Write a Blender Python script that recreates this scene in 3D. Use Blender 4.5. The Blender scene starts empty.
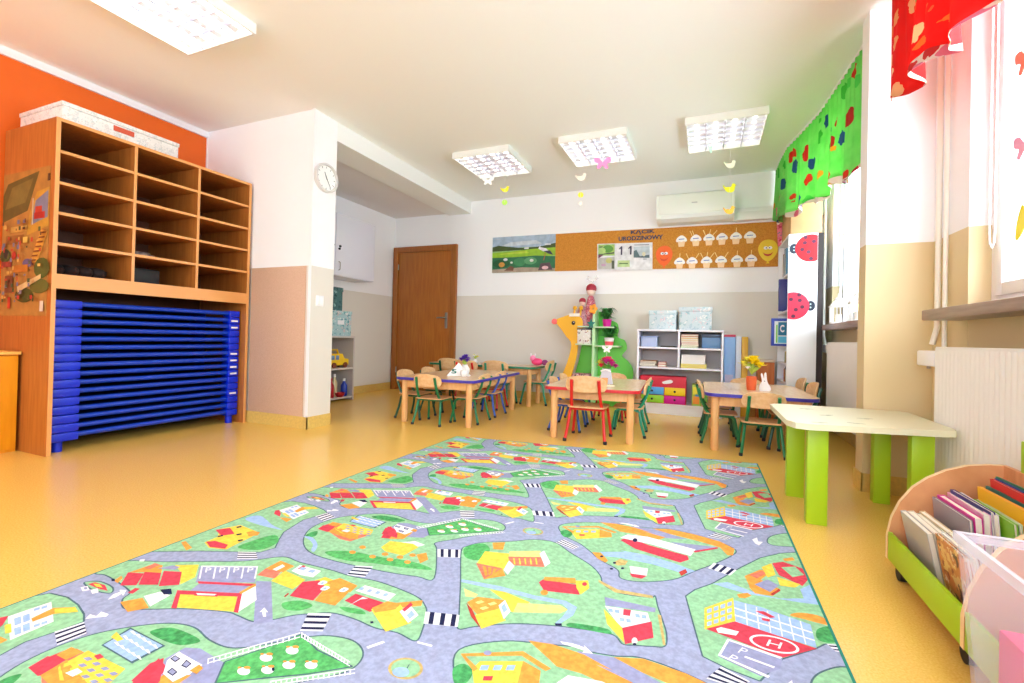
import bpy, bmesh, math, random
from mathutils import Vector, Matrix
random.seed(7)
PI = math.pi
C = bpy.context.scene.collection
R = math.radians

# ------------------------------------------------------------------ camera
CAMQ = dict(f=455.04, yaw=.3833, pitch=.0083, roll=.0234, h=.7983, cx=523.204, cy=333.6545)
def cam_basis():
    y, p, r = CAMQ['yaw'], CAMQ['pitch'], CAMQ['roll']
    f = Vector((-math.sin(y)*math.cos(p), math.cos(y)*math.cos(p), math.sin(p)))
    rt = Vector((math.cos(y), math.sin(y), 0)); up = rt.cross(f)
    c, s = math.cos(r), math.sin(r)
    return f, c*rt+s*up, c*up-s*rt
FW, RT, UP = cam_basis()
def floor_at(px, py):
    d = FW+RT*((px-CAMQ['cx'])/CAMQ['f'])-UP*((py-CAMQ['cy'])/CAMQ['f'])
    t = -CAMQ['h']/d.z
    return (d.x*t, d.y*t)
cd = bpy.data.cameras.new('camera'); cam = bpy.data.objects.new('camera', cd); C.objects.link(cam)
cd.sensor_width = 36; cd.lens = CAMQ['f']*36/1024
cd.shift_x = (512-CAMQ['cx'])/1024; cd.shift_y = (CAMQ['cy']-341.5)/1024
cd.clip_start = .02
mw = Matrix.Identity(4)
for i, v in enumerate((RT, UP, -FW)):
    for j in range(3): mw[j][i] = v[j]
mw.translation = Vector((0, 0, CAMQ['h'])); cam.matrix_world = mw
bpy.context.scene.camera = cam

# ------------------------------------------------------------------ materials
def lin(c):
    return tuple(((v/255)/12.92 if v/255 <= .04045 else ((v/255+.055)/1.055)**2.4) for v in c[:3])+(1,)
MC = {}
def mat(name, rgb, rough=.5, metal=0, noise=0, nscale=40, rgb2=None, spec=.5, emit=0, stretch=None, bump=0, coat=0):
    if name in MC: return MC[name]
    m = bpy.data.materials.new(name); m.use_nodes = True; nt = m.node_tree
    b = nt.nodes['Principled BSDF']
    b.inputs['Base Color'].default_value = lin(rgb); b.inputs['Roughness'].default_value = rough
    b.inputs['Metallic'].default_value = metal
    b.inputs['Specular IOR Level'].default_value = spec
    if coat: b.inputs['Coat Weight'].default_value = coat; b.inputs['Coat Roughness'].default_value = .15
    if emit:
        b.inputs['Emission Color'].default_value = lin(rgb); b.inputs['Emission Strength'].default_value = emit
    if noise or rgb2:
        tc = nt.nodes.new('ShaderNodeTexCoord'); mp = nt.nodes.new('ShaderNodeMapping')
        if stretch: mp.inputs['Scale'].default_value = stretch
        nt.links.new(tc.outputs['Object'], mp.inputs[0])
        n = nt.nodes.new('ShaderNodeTexNoise'); n.inputs['Scale'].default_value = nscale; n.inputs['Detail'].default_value = 4
        nt.links.new(mp.outputs[0], n.inputs['Vector'])
        rp = nt.nodes.new('ShaderNodeValToRGB'); rp.color_ramp.elements[0].position = .35; rp.color_ramp.elements[1].position = .65
        c2 = rgb2 or tuple(max(0, v*(1-noise)) for v in rgb)
        rp.color_ramp.elements[0].color = lin(c2); rp.color_ramp.elements[1].color = lin(rgb)
        nt.links.new(n.outputs['Fac'], rp.inputs[0]); nt.links.new(rp.outputs[0], b.inputs['Base Color'])
        if bump:
            bp = nt.nodes.new('ShaderNodeBump'); bp.inputs['Strength'].default_value = bump; bp.inputs['Distance'].default_value = .01
            nt.links.new(n.outputs['Fac'], bp.inputs['Height']); nt.links.new(bp.outputs[0], b.inputs['Normal'])
    MC[name] = m; return m

def two_tone(name, top, low, z=1.352, rough=.6):
    """wall paint: pale above, washable coat below a painted line"""
    m = bpy.data.materials.new(name); m.use_nodes = True; nt = m.node_tree; b = nt.nodes['Principled BSDF']
    b.inputs['Roughness'].default_value = rough
    g = nt.nodes.new('ShaderNodeNewGeometry'); s = nt.nodes.new('ShaderNodeSeparateXYZ'); nt.links.new(g.outputs['Position'], s.inputs[0])
    gt = nt.nodes.new('ShaderNodeMath'); gt.operation = 'GREATER_THAN'; gt.inputs[1].default_value = z; nt.links.new(s.outputs['Z'], gt.inputs[0])
    mx = nt.nodes.new('ShaderNodeMix'); mx.data_type = 'RGBA'
    mx.inputs['A'].default_value = lin(low); mx.inputs['B'].default_value = lin(top)
    nt.links.new(gt.outputs[0], mx.inputs['Factor']); nt.links.new(mx.outputs['Result'], b.inputs['Base Color'])
    return m
def voronoi_print(name, base, cols, scale=9, dot=.33, mapping=(1, 1, 1), base2=None, rough=.8, translucent=0):
    """cloth or paper with a scattered print of coloured motifs"""
    m = bpy.data.materials.new(name); m.use_nodes = True; nt = m.node_tree; b = nt.nodes['Principled BSDF']; L = nt.links.new
    b.inputs['Roughness'].default_value = rough
    tc = nt.nodes.new('ShaderNodeTexCoord'); mp = nt.nodes.new('ShaderNodeMapping'); mp.inputs['Scale'].default_value = mapping
    L(tc.outputs['UV' if name.startswith('cloth') else 'Object'], mp.inputs[0])
    nz = nt.nodes.new('ShaderNodeTexNoise'); nz.inputs['Scale'].default_value = scale*1.7; L(mp.outputs[0], nz.inputs['Vector'])
    add = nt.nodes.new('ShaderNodeVectorMath'); add.operation = 'MULTIPLY_ADD'; add.inputs[1].default_value = (.08,)*3
    L(nz.outputs['Color'], add.inputs[0]); L(mp.outputs[0], add.inputs[2])
    v = nt.nodes.new('ShaderNodeTexVoronoi'); v.inputs['Scale'].default_value = scale; L(add.outputs[0], v.inputs['Vector'])
    lt = nt.nodes.new('ShaderNodeMath'); lt.operation = 'LESS_THAN'; lt.inputs[1].default_value = dot; L(v.outputs['Distance'], lt.inputs[0])
    sp = nt.nodes.new('ShaderNodeSeparateColor'); L(v.outputs['Color'], sp.inputs[0])
    rp = nt.nodes.new('ShaderNodeValToRGB'); cr = rp.color_ramp; cr.interpolation = 'CONSTANT'
    cr.elements[0].position = 0; cr.elements[0].color = lin(cols[0]); cr.elements[1].position = 1/len(cols); cr.elements[1].color = lin(cols[1])
    for i in range(2, len(cols)):
        e = cr.elements.new(i/len(cols)); e.color = lin(cols[i])
    L(sp.outputs[0], rp.inputs[0])
    bs = nt.nodes.new('ShaderNodeMix'); bs.data_type = 'RGBA'; bs.inputs['A'].default_value = lin(base); bs.inputs['B'].default_value = lin(base2 or base)
    L(nz.outputs['Fac'], bs.inputs['Factor'])
    mx = nt.nodes.new('ShaderNodeMix'); mx.data_type = 'RGBA'; L(lt.outputs[0], mx.inputs['Factor']); L(bs.outputs['Result'], mx.inputs['A']); L(rp.outputs[0], mx.inputs['B'])
    L(mx.outputs['Result'], b.inputs['Base Color'])
    if translucent:
        t = nt.nodes.new('ShaderNodeBsdfTranslucent'); L(mx.outputs['Result'], t.inputs[0])
        ms = nt.nodes.new('ShaderNodeMixShader'); ms.inputs[0].default_value = translucent
        L(b.outputs[0], ms.inputs[1]); L(t.outputs[0], ms.inputs[2]); L(ms.outputs[0], nt.nodes['Material Output'].inputs[0])
    return m
def clear(name, rgb, mixf=.75, rough=.1, diff=False):
    m = bpy.data.materials.new(name); m.use_nodes = True; nt = m.node_tree; b = nt.nodes['Principled BSDF']
    b.inputs['Base Color'].default_value = lin(rgb); b.inputs['Roughness'].default_value = rough
    t = nt.nodes.new('ShaderNodeBsdfTransparent'); ms = nt.nodes.new('ShaderNodeMixShader'); ms.inputs[0].default_value = mixf
    nt.links.new(b.outputs[0], ms.inputs[1]); nt.links.new(t.outputs[0], ms.inputs[2]); nt.links.new(ms.outputs[0], nt.nodes['Material Output'].inputs[0])
    MC[name] = m; return m

# ------------------------------------------------------------------ mesh builder
def basis_to(d):
    d = Vector(d).normalized(); a = Vector((0, 0, 1)) if abs(d.z) < .95 else Vector((1, 0, 0))
    u = a.cross(d).normalized(); return u, d.cross(u)
class MB:
    def __init__(s): s.bm = bmesh.new(); s.mats = []
    def mi(s, m):
        if m not in s.mats: s.mats.append(m)
        return s.mats.index(m)
    def face(s, pts, m=None):
        f = s.bm.faces.new([s.bm.verts.new(p) for p in pts]); f.material_index = s.mi(m); return f
    def box(s, a, b, m=None, bevel=0, rot=None):
        x0, y0, z0 = [min(a[i], b[i]) for i in range(3)]; x1, y1, z1 = [max(a[i], b[i]) for i in range(3)]
        vs = [s.bm.verts.new(p) for p in ((x0,y0,z0),(x1,y0,z0),(x1,y1,z0),(x0,y1,z0),(x0,y0,z1),(x1,y0,z1),(x1,y1,z1),(x0,y1,z1))]
        fs = [s.bm.faces.new([vs[i] for i in q]) for q in ((3,2,1,0),(4,5,6,7),(0,1,5,4),(1,2,6,5),(2,3,7,6),(3,0,4,7))]
        for f in fs: f.material_index = s.mi(m)
        if bevel:
            es = {e for f in fs for e in f.edges}
            r = bmesh.ops.bevel(s.bm, geom=list(es), offset=bevel, segments=2, affect='EDGES', profile=.5)
            vs = list({v for f in r['faces'] for v in f.verts} | {v for v in vs if v.is_valid})
        if rot: bmesh.ops.transform(s.bm, matrix=rot, verts=[v for v in vs if v.is_valid])
        return vs
    def prism(s, pts, d, m=None, mside=None):
        """pts: closed outline (3D), extruded by vector d"""
        d = Vector(d); a = [s.bm.verts.new(p) for p in pts]; b = [s.bm.verts.new(Vector(p)+d) for p in pts]
        n = len(a); k = s.mi(m); ks = s.mi(mside) if mside else k
        f = s.bm.faces.new(a[::-1]); f.material_index = k
        f = s.bm.faces.new(b); f.material_index = k
        for i in range(n):
            f = s.bm.faces.new((a[i], a[(i+1) % n], b[(i+1) % n], b[i])); f.material_index = ks
        return a+b
    def tube(s, pts, r, m=None, n=10, caps=True):
        pts = [Vector(p) for p in pts]; rr = r if isinstance(r, (list, tuple)) else [r]*len(pts)
        rings = []; u = None
        for i, p in enumerate(pts):
            if i == 0: d = pts[1]-p
            elif i == len(pts)-1: d = p-pts[i-1]
            else: d = (pts[i+1]-p).normalized()+(p-pts[i-1]).normalized()
            d = d.normalized()
            if u is None: u, w = basis_to(d)
            else:
                u = (u-d*u.dot(d)).normalized(); w = d.cross(u)
            rings.append([s.bm.verts.new(p+(u*math.cos(2*PI*j/n)+w*math.sin(2*PI*j/n))*rr[i]) for j in range(n)])
        k = s.mi(m)
        for a, b in zip(rings, rings[1:]):
            for j in range(n):
                f = s.bm.faces.new((a[j], a[(j+1) % n], b[(j+1) % n], b[j])); f.material_index = k
        if caps:
            f = s.bm.faces.new(rings[0][::-1]); f.material_index = k
            f = s.bm.faces.new(rings[-1]); f.material_index = k
    def lathe(s, prof, c=(0, 0, 0), m=None, n=20):
        c = Vector(c); rings = []
        for r, z in prof:
            rings.append([s.bm.verts.new(c+Vector((max(r, 1e-4)*math.cos(2*PI*j/n), max(r, 1e-4)*math.sin(2*PI*j/n), z))) for j in range(n)])
        k = s.mi(m)
        for a, b in zip(rings, rings[1:]):
            for j in range(n):
                f = s.bm.faces.new((a[j], a[(j+1) % n], b[(j+1) % n], b[j])); f.material_index = k
        s.bm.faces.new(rings[0][::-1]).material_index = k; s.bm.faces.new(rings[-1]).material_index = k
    def ball(s, c, r, m=None, sc=(1, 1, 1), u=12, v=8):
        res = bmesh.ops.create_uvsphere(s.bm, u_segments=u, v_segments=v, radius=r, matrix=Matrix.Translation(c) @ Matrix.Diagonal((*sc, 1)))
        k = s.mi(m)
        for f in {f for q in res['verts'] for f in q.link_faces}: f.material_index = k
    def build(s, name, m=None, parent=None, smooth=True, loc=None, recalc=True):
        bm = s.bm
        if recalc: bmesh.ops.recalc_face_normals(bm, faces=bm.faces[:])
        if smooth:
            for f in bm.faces: f.smooth = True
            for e in bm.edges:
                if len(e.link_faces) == 2 and e.calc_face_angle(0) > R(38): e.smooth = False
        me = bpy.data.meshes.new(name); bm.to_mesh(me); bm.free()
        if s.mats:
            for q in s.mats: me.materials.append(q or m)
        elif m is not None: me.materials.append(m)
        o = bpy.data.objects.new(name, me); C.objects.link(o)
        if parent: o.parent = parent
        if loc: o.location = loc
        return o
def tag(o, label, cat, group=None, kind=None):
    o['label'] = label; o['category'] = cat
    if group: o['group'] = group
    if kind: o['kind'] = kind
    return o
def thing(name, label, cat, loc=(0, 0, 0), rz=0, group=None):
    o = bpy.data.objects.new(name, None); C.objects.link(o); o.empty_display_size = .1
    o.location = loc; o.rotation_euler = (0, 0, rz); return tag(o, label, cat, group)
def struct(o): o['kind'] = 'structure'; return o
def copy_tree(o, parent=None):
    c = o.copy(); C.objects.link(c)
    if parent: c.parent = parent
    for ch in list(o.children): copy_tree(ch, c)
    return c
def one(name, label, cat, m, fn, group=None, loc=None):
    b = MB(); fn(b); return tag(b.build(name, m, loc=loc), label, cat, group)
def glyph_polys(text, font_bold=False):
    cu = bpy.data.curves.new('text_tmp', 'FONT'); cu.body = text; cu.size = 1; cu.resolution_u = 3; cu.offset = .035 if font_bold else 0
    o = bpy.data.objects.new('text_tmp', cu); C.objects.link(o)
    dg = bpy.context.evaluated_depsgraph_get(); me = bpy.data.meshes.new_from_object(o.evaluated_get(dg))
    P = [[tuple(me.vertices[i].co[:2]) for i in p.vertices] for p in me.polygons]
    bpy.data.objects.remove(o); bpy.data.curves.remove(cu); bpy.data.meshes.remove(me)
    xs = [q[0] for p in P for q in p]; ys = [q[1] for p in P for q in p]
    x0, x1, y0, y1 = min(xs), max(xs), min(ys), max(ys)
    return [[((x-x0)/(x1-x0), (y-y0)/(y1-y0)) for x, y in p] for p in P]
def smooth_closed(P, n=4):
    out = []; N = len(P)
    for i in range(N):
        p0, p1, p2, p3 = P[i-1], P[i], P[(i+1) % N], P[(i+2) % N]
        for k in range(n):
            t = k/n
            out.append(tuple(.5*((2*p1[a])+(-p0[a]+p2[a])*t+(2*p0[a]-5*p1[a]+4*p2[a]-p3[a])*t*t+(-p0[a]+3*p1[a]-3*p2[a]+p3[a])*t**3) for a in (0, 1)))
    return out

# palette
WHITE = mat('white_paint', (240, 240, 242), .45)
WOOD = mat('beech_laminate', (222, 150, 84), .42, rgb2=(206, 132, 66), nscale=3, stretch=(14, 14, 1.2))
WOODL = mat('light_plywood', (232, 190, 140), .4, rgb2=(222, 174, 120), nscale=4, stretch=(12, 2, 12))
TABLETOP = mat('table_laminate', (228, 196, 160), .22, rgb2=(220, 184, 146), nscale=4, stretch=(12, 1.5, 1))
LEGW = mat('turned_beech', (232, 182, 124), .4, rgb2=(224, 170, 108), nscale=4, stretch=(10, 10, 1.2))
GREEN = mat('green_enamel', (20, 120, 72), .35)
TEAL = mat('teal_enamel', (22, 138, 108), .35)
BLUE = mat('blue_enamel', (38, 92, 190), .35)
RED = mat('red_enamel', (214, 34, 32), .35)
EDGEB = mat('blue_edging', (58, 48, 160), .4)
EDGER = mat('red_edging', (205, 36, 44), .4)
EDGEG = mat('green_edging', (22, 120, 84), .4)
BLACK = mat('black_rubber', (22, 22, 24), .6)
METAL = mat('brushed_steel', (170, 168, 165), .35, metal=1)
LIME = mat('lime_laminate', (166, 206, 28), .4)
CREAM = mat('cream_laminate', (232, 230, 196), .35)
COTBLUE = mat('cot_blue_plastic', (2, 42, 206), .36)
COTBAR = mat('cot_bar_blue', (4, 56, 176), .35)

XL, XO, XP, Y1, Y2, YD, H = -4.30, -4.378, -3.038, 2.82, 3.066, 5.512, 2.65
XR, XQ, XW, YB = 1.099, .803, 1.18, -2.6
WORLD, LAMP0, LAMP1, EXPO = 10, 6, 4, .48
# ================================================================== SETTING
WPAINT = two_tone('wall_paint', (246, 246, 248), (224, 219, 209))
WPAINTR = two_tone('wall_paint_reflection_tint', (246, 246, 248), (220, 200, 154))  # same paint, with the yellow reflection put into its lower coat
PLAIN = mat('ceiling_white', (246, 249, 246), .7)
ORANGE = mat('orange_paint', (230, 100, 2), .55, noise=.04, nscale=3)

def floor_mat():
    m = bpy.data.materials.new('vinyl_floor'); m.use_nodes = True; nt = m.node_tree; b = nt.nodes['Principled BSDF']; L = nt.links.new
    tc = nt.nodes.new('ShaderNodeTexCoord')
    n = nt.nodes.new('ShaderNodeTexNoise'); n.inputs['Scale'].default_value = 180; n.inputs['Detail'].default_value = 5; L(tc.outputs['Object'], n.inputs['Vector'])
    rp = nt.nodes.new('ShaderNodeValToRGB'); rp.color_ramp.elements[0].position = .3; rp.color_ramp.elements[1].position = .7
    rp.color_ramp.elements[0].color = lin((232, 182, 80)); rp.color_ramp.elements[1].color = lin((247, 206, 112))
    L(n.outputs['Fac'], rp.inputs[0]); L(rp.outputs[0], b.inputs['Base Color'])
    b.inputs['Roughness'].default_value = .24; b.inputs['Specular IOR Level'].default_value = .5
    return m
FLOORM = floor_mat()
BASEM = mat('vinyl_skirting', (226, 192, 104), .4, noise=.06, nscale=60)
b = MB(); b.box((XO-.2, YB-.2, -.1), (XW+.4, YD+.2, 0)); struct(b.build('floor', FLOORM))
b = MB(); b.box((XO-.2, YB-.2, H), (XW+.4, YD+.2, H+.1)); struct(b.build('ceiling', PLAIN))
b = MB(); b.box((XO-.15, YB, 0), (XO, Y1, H)); struct(b.build('wall_left', ORANGE))
b = MB(); b.box((XO-.15, Y1, 0), (XP, Y2, H)); struct(b.build('wall_partition', WPAINT))
b = MB(); b.box((XL-.15, Y2, 0), (XL, YD, H)); struct(b.build('wall_alcove', WPAINT))
b = MB(); b.box((XL-.15, YD, 0), (XW+.4, YD+.15, H)); struct(b.build('wall_back', WPAINT))
FILL_WINS = [(-3.4, -1.9), (-1.0, .5)]; FS, FT = .85, 2.4  # unseen rear windows, added to fill the room with frontal daylight
b = MB(); xs = [XO-.15, FILL_WINS[0][0], FILL_WINS[0][1], FILL_WINS[1][0], FILL_WINS[1][1], XW+.4]
for i in (0, 2, 4): b.box((xs[i], YB-.2, 0), (xs[i+1], YB, H))
for a, c in FILL_WINS: b.box((a, YB-.2, 0), (c, YB, FS)); b.box((a, YB-.2, FT), (c, YB, H))
struct(b.build('wall_front', WPAINT))
b = MB(); b.box((XP-.345, Y2, 2.485), (XP, YD, H)); struct(b.build('trim_1', mat('beam_white', (242, 243, 240), .6)))
b = MB(); b.box((XL, Y2, 2.51), (XP-.345, YD, H)); struct(b.build('trim_2', mat('alcove_ceiling', (232, 228, 226), .7)))
b = MB(); b.box((XO, YB, H-.055), (XO+.02, Y1, H)); struct(b.build('trim_3', WHITE))
b = MB(); b.box((XO, Y1-.006, 0), (XO+.015, Y1, H)); struct(b.build('trim_4', WHITE))
# right wall with window openings: piers and spandrels, wall face at XR, reveals go out to the glazing
WINS = [(3.62, 5.10), (.62, 2.674), (-2.2, -.3)]  # last opening is unseen, added behind the camera for more daylight
SZ, TZ = .958, 2.50
b = MB()
ys = [YB, WINS[2][0], WINS[2][1], WINS[1][0], WINS[1][1], WINS[0][0], WINS[0][1], YD]
for i in range(0, 8, 2): b.box((XR, ys[i], 0), (XW+.25, ys[i+1], H))
for y0, y1 in WINS:
    b.box((XR+.001, y0-.0, 0), (XW+.25, y1, SZ)); b.box((XR+.001, y0, TZ), (XW+.25, y1, H))
struct(b.build('wall_right', WPAINTR))
b = MB(); b.box((XQ, 3.017, 0), (XR+.01, 3.14, H)); struct(b.build('wall_pillar', WPAINTR))
b = MB()
b.box((XQ-.006, 3.009, 0), (XR, 3.017, .1)); b.box((XQ-.008, 3.009, 0), (XQ, 3.148, .1)); b.box((XQ-.006, 3.14, 0), (XR, 3.148, .1))
b.box((XR-.008, 3.148, 0), (XR, YD, .1)); b.box((XR-.008, YB, 0), (XR, 3.009, .1))
struct(b.build('baseboard_right', BASEM))
b = MB(); b.box((-3.226, YD-.008, 0), (XR, YD, .1)); struct(b.build('baseboard_back', BASEM))
b = MB(); b.box((XL, Y2, 0), (XL+.008, YD, .1)); struct(b.build('baseboard_alcove', BASEM))
b = MB(); b.box((XO, Y1-.008, 0), (XP+.008, Y1, .1)); b.box((XP, Y1-.008, 0), (XP+.008, Y2, .1)); struct(b.build('baseboard_partition', BASEM))
b = MB(); b.box((XO, YB, 0), (XO+.008, Y1, .1)); struct(b.build('baseboard_left', BASEM))
b = MB(); b.box((XP-.02, Y1-.010, .1), (XP+.004, Y1, H)); struct(b.build('trim_5', mat('corner_strip', (244, 244, 246), .4)))

# windows
GLASS = clear('window_glass', (235, 245, 250), .93, .02)
PVC = mat('white_pvc', (246, 247, 250), .3)
SILL = mat('sill_laminate', (158, 134, 120), .35, rgb2=(132, 108, 96), nscale=5, stretch=(3, 1, 12))
for i, (y0, y1) in enumerate(WINS):
    fr = MB(); x0, x1 = XW-.0, XW+.07
    fw = .05
    fr.box((x0, y0, SZ+.02), (x1, y0+fw, TZ)); fr.box((x0, y1-fw, SZ+.02), (x1, y1, TZ))
    fr.box((x0, y0+fw, SZ+.02), (x1, y1-fw, SZ+.02+fw)); fr.box((x0, y0+fw, TZ-fw), (x1, y1-fw, TZ))
    w = struct(fr.build('window_%d' % (i+1), PVC))
    n = 2
    for k in range(n):
        a = y0+fw+k*(y1-y0-2*fw)/n; c = y0+fw+(k+1)*(y1-y0-2*fw)/n
        s = MB(); sw = .055; za, zb = SZ+.02+fw, TZ-fw; xa = x0-.015; xb = x0+.045
        s.box((xa, a+.003, za), (xb, a+sw, zb), bevel=.004); s.box((xa, c-sw, za), (xb, c-.003, zb), bevel=.004)
        s.box((xa, a+sw, za), (xb, c-sw, za+sw), bevel=.004); s.box((xa, a+sw, zb-sw), (xb, c-sw, zb), bevel=.004)
        so = s.build('window_sash', PVC, w)
        g = MB(); g.box((x0+.018, a+sw, za+sw), (x0+.024, c-sw, zb-sw)); g.build('glass_pane', GLASS, so)
        hd = MB(); hy = a+.028 if k == 1 else c-.028; hd.box((xa-.012, hy-.012, 1.62), (xa, hy+.012, 1.68)); hd.box((xa-.03, hy-.008, 1.56), (xa-.015, hy+.008, 1.66), bevel=.003); hd.build('window_handle', WHITE, so)
    sl = MB()
    zt, zb = SZ+.015, SZ-.034
    yl, yh = (y0-.05, 4.775) if i == 0 else (y0-.05, y1+.07)
    sl.box((.955, yl, zb), (XR+.002, yh, zt), bevel=.006)
    sl.box((XR, y0+.002, zb), (XW+.0, y1-.002, zt))
    sl.build('window_sill', SILL, w)

for i, (a, c) in enumerate(FILL_WINS):
    fr = MB(); q = .07
    fr.box((a, YB-.14, FS), (a+q, YB-.07, FT)); fr.box((c-q, YB-.14, FS), (c, YB-.07, FT)); fr.box((a+q, YB-.14, FS), (c-q, YB-.07, FS+q)); fr.box((a+q, YB-.14, FT-q), (c-q, YB-.07, FT)); fr.box(((a+c)/2-.04, YB-.14, FS+q), ((a+c)/2+.04, YB-.07, FT-q))
    w = struct(fr.build('window_%d' % (i+4), PVC))  # added window out of view, there for the fill light
    g = MB(); g.box((a+q, YB-.108, FS+q), ((a+c)/2-.04, YB-.102, FT-q)); g.build('glass_pane', GLASS, w)
    g = MB(); g.box(((a+c)/2+.04, YB-.108, FS+q), (c-q, YB-.102, FT-q)); g.build('glass_pane', GLASS, w)
    l = bpy.data.lights.new('daylight_portal', 'AREA'); l.shape = 'RECTANGLE'; l.size = c-a; l.size_y = FT-FS; l.cycles.is_portal = True
    o = bpy.data.objects.new('daylight_portal', l); C.objects.link(o); o.location = ((a+c)/2, YB-.19, (FS+FT)/2); o.rotation_euler = (PI/2, 0, 0)
# world: bright overcast daylight seen through the windows
w = bpy.data.worlds.new('world'); bpy.context.scene.world = w; w.use_nodes = True
bg = w.node_tree.nodes['Background']; bg.inputs[0].default_value = (.76, .88, 1, 1); bg.inputs[1].default_value = WORLD
for y0, y1 in WINS:
    l = bpy.data.lights.new('daylight_portal', 'AREA'); l.shape = 'RECTANGLE'; l.size = TZ-SZ; l.size_y = y1-y0; l.cycles.is_portal = True
    o = bpy.data.objects.new('daylight_portal', l); C.objects.link(o); o.location = (XW+.12, (y0+y1)/2, (SZ+TZ)/2); o.rotation_euler = (0, PI/2, 0)

# door
DOORW = mat('door_veneer', (176, 106, 36), .4, rgb2=(160, 90, 26), nscale=3, stretch=(14, 14, 1))
DOORF = mat('door_casing', (166, 100, 38), .42, rgb2=(150, 86, 28), nscale=3, stretch=(14, 14, 1))
b = MB(); d0, d1 = -4.282, -3.226
b.box((d0, YD-.05, 0), (d0+.085, YD, 2.07), bevel=.004); b.box((d1-.085, YD-.05, 0), (d1, YD, 2.07), bevel=.004); b.box((d0+.085, YD-.05, 1.99), (d1-.085, YD, 2.07), bevel=.004)
dr = struct(b.build('door_1', DOORF))
b = MB(); b.box((d0+.088, YD-.035, .008), (d1-.088, YD-.004, 1.987), bevel=.003); lf = b.build('door_leaf', DOORW, dr)
b = MB(); b.box((-3.39, YD-.043, .90), (-3.35, YD-.035, 1.12), bevel=.003); b.tube([(-3.37, YD-.04, 1.05), (-3.37, YD-.085, 1.05), (-3.385, YD-.09, 1.05), (-3.49, YD-.09, 1.045)], .009); b.tube([(-3.37, YD-.047, .95), (-3.37, YD-.04, .95)], .01)
b.build('door_handle', METAL, lf)
for z in (.25, 1.74):
    b = MB(); b.tube([(d0+.09, YD-.045, z), (d0+.09, YD-.045, z+.08)], .008); b.build('door_hinge', METAL, dr)

# panel on the partition, switch, clock
one('wall_panel', 'pinkish brown speckled protective panel fixed to the partition beside the cubby cabinet', 'wall panel',
    mat('speckled_panel', (212, 178, 152), .75, rgb2=(198, 162, 136), nscale=220), lambda b: b.box((-3.722, Y1-.008, .1), (-3.085, Y1-.0005, 1.35), bevel=.002))
t = thing('light_switch', 'white double light switch on the end of the partition', 'light switch', (XP, 2.917, 1.066))
b = MB(); b.box((0, -.04, -.045), (.008, .04, .045), bevel=.003); b.build('plate', WHITE, t)
for s in (-1, 1):
    b = MB(); b.box((.008, s*.017-.015, -.03), (.013, s*.017+.015, .03), bevel=.002); b.build('rocker', mat('switch_white', (250, 250, 250), .3), t)
t = thing('wall_clock', 'round white wall clock high on the end of the partition', 'clock', (XP+.001, 2.938, 2.112))
b = MB()
def disc(b, r, x0, x1, m=None, n=40):
    b.prism([(x0, r*math.cos(2*PI*i/n), r*math.sin(2*PI*i/n)) for i in range(n)], (x1-x0, 0, 0), m)
disc(b, .122, 0, .012); b.build('clock_back', mat('clock_rim', (214, 212, 210), .35), t)
b = MB(); n = 40
for i in range(n):
    a0, a1 = 2*PI*i/n, 2*PI*(i+1)/n
    q = [(.122, .012), (.122, .03), (.106, .034), (.104, .014)]
    for (ra, xa), (rb, xb) in zip(q, q[1:]):
        b.face([(xa, ra*math.cos(a0), ra*math.sin(a0)), (xb, rb*math.cos(a0), rb*math.sin(a0)), (xb, rb*math.cos(a1), rb*math.sin(a1)), (xa, ra*math.cos(a1), ra*math.sin(a1))])
b.build('clock_rim', MC['clock_rim'], t)
b = MB(); disc(b, .106, .012, .016); fc = b.build('clock_face', mat('clock_face', (250, 250, 248), .4), t)
b = MB()
for i in range(12):
    a = i*PI/6; r0, r1 = .082, .098
    u = Vector((0, math.sin(a), math.cos(a))); v = Vector((0, math.cos(a), -math.sin(a)))*.0022
    b.prism([u*r0-v+Vector((.016, 0, 0)), u*r1-v+Vector((.016, 0, 0)), u*r1+v+Vector((.016, 0, 0)), u*r0+v+Vector((.016, 0, 0))], (.001, 0, 0))
b.build('hour_marks', mat('clock_ink', (60, 60, 66), .5), fc)
for nm, a, L, wd in (('hour_hand', -25, .052, .005), ('minute_hand', 148, .085, .0035)):
    a = R(a); b = MB(); u = Vector((0, math.sin(a), math.cos(a))); v = Vector((0, math.cos(a), -math.sin(a)))*wd; o0 = Vector((.019, 0, 0))
    b.prism([o0-u*.015-v, o0+u*L-v*.4, o0+u*L+v*.4, o0-u*.015+v], (.0015, 0, 0)); b.build(nm, MC['clock_ink'], t)

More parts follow.
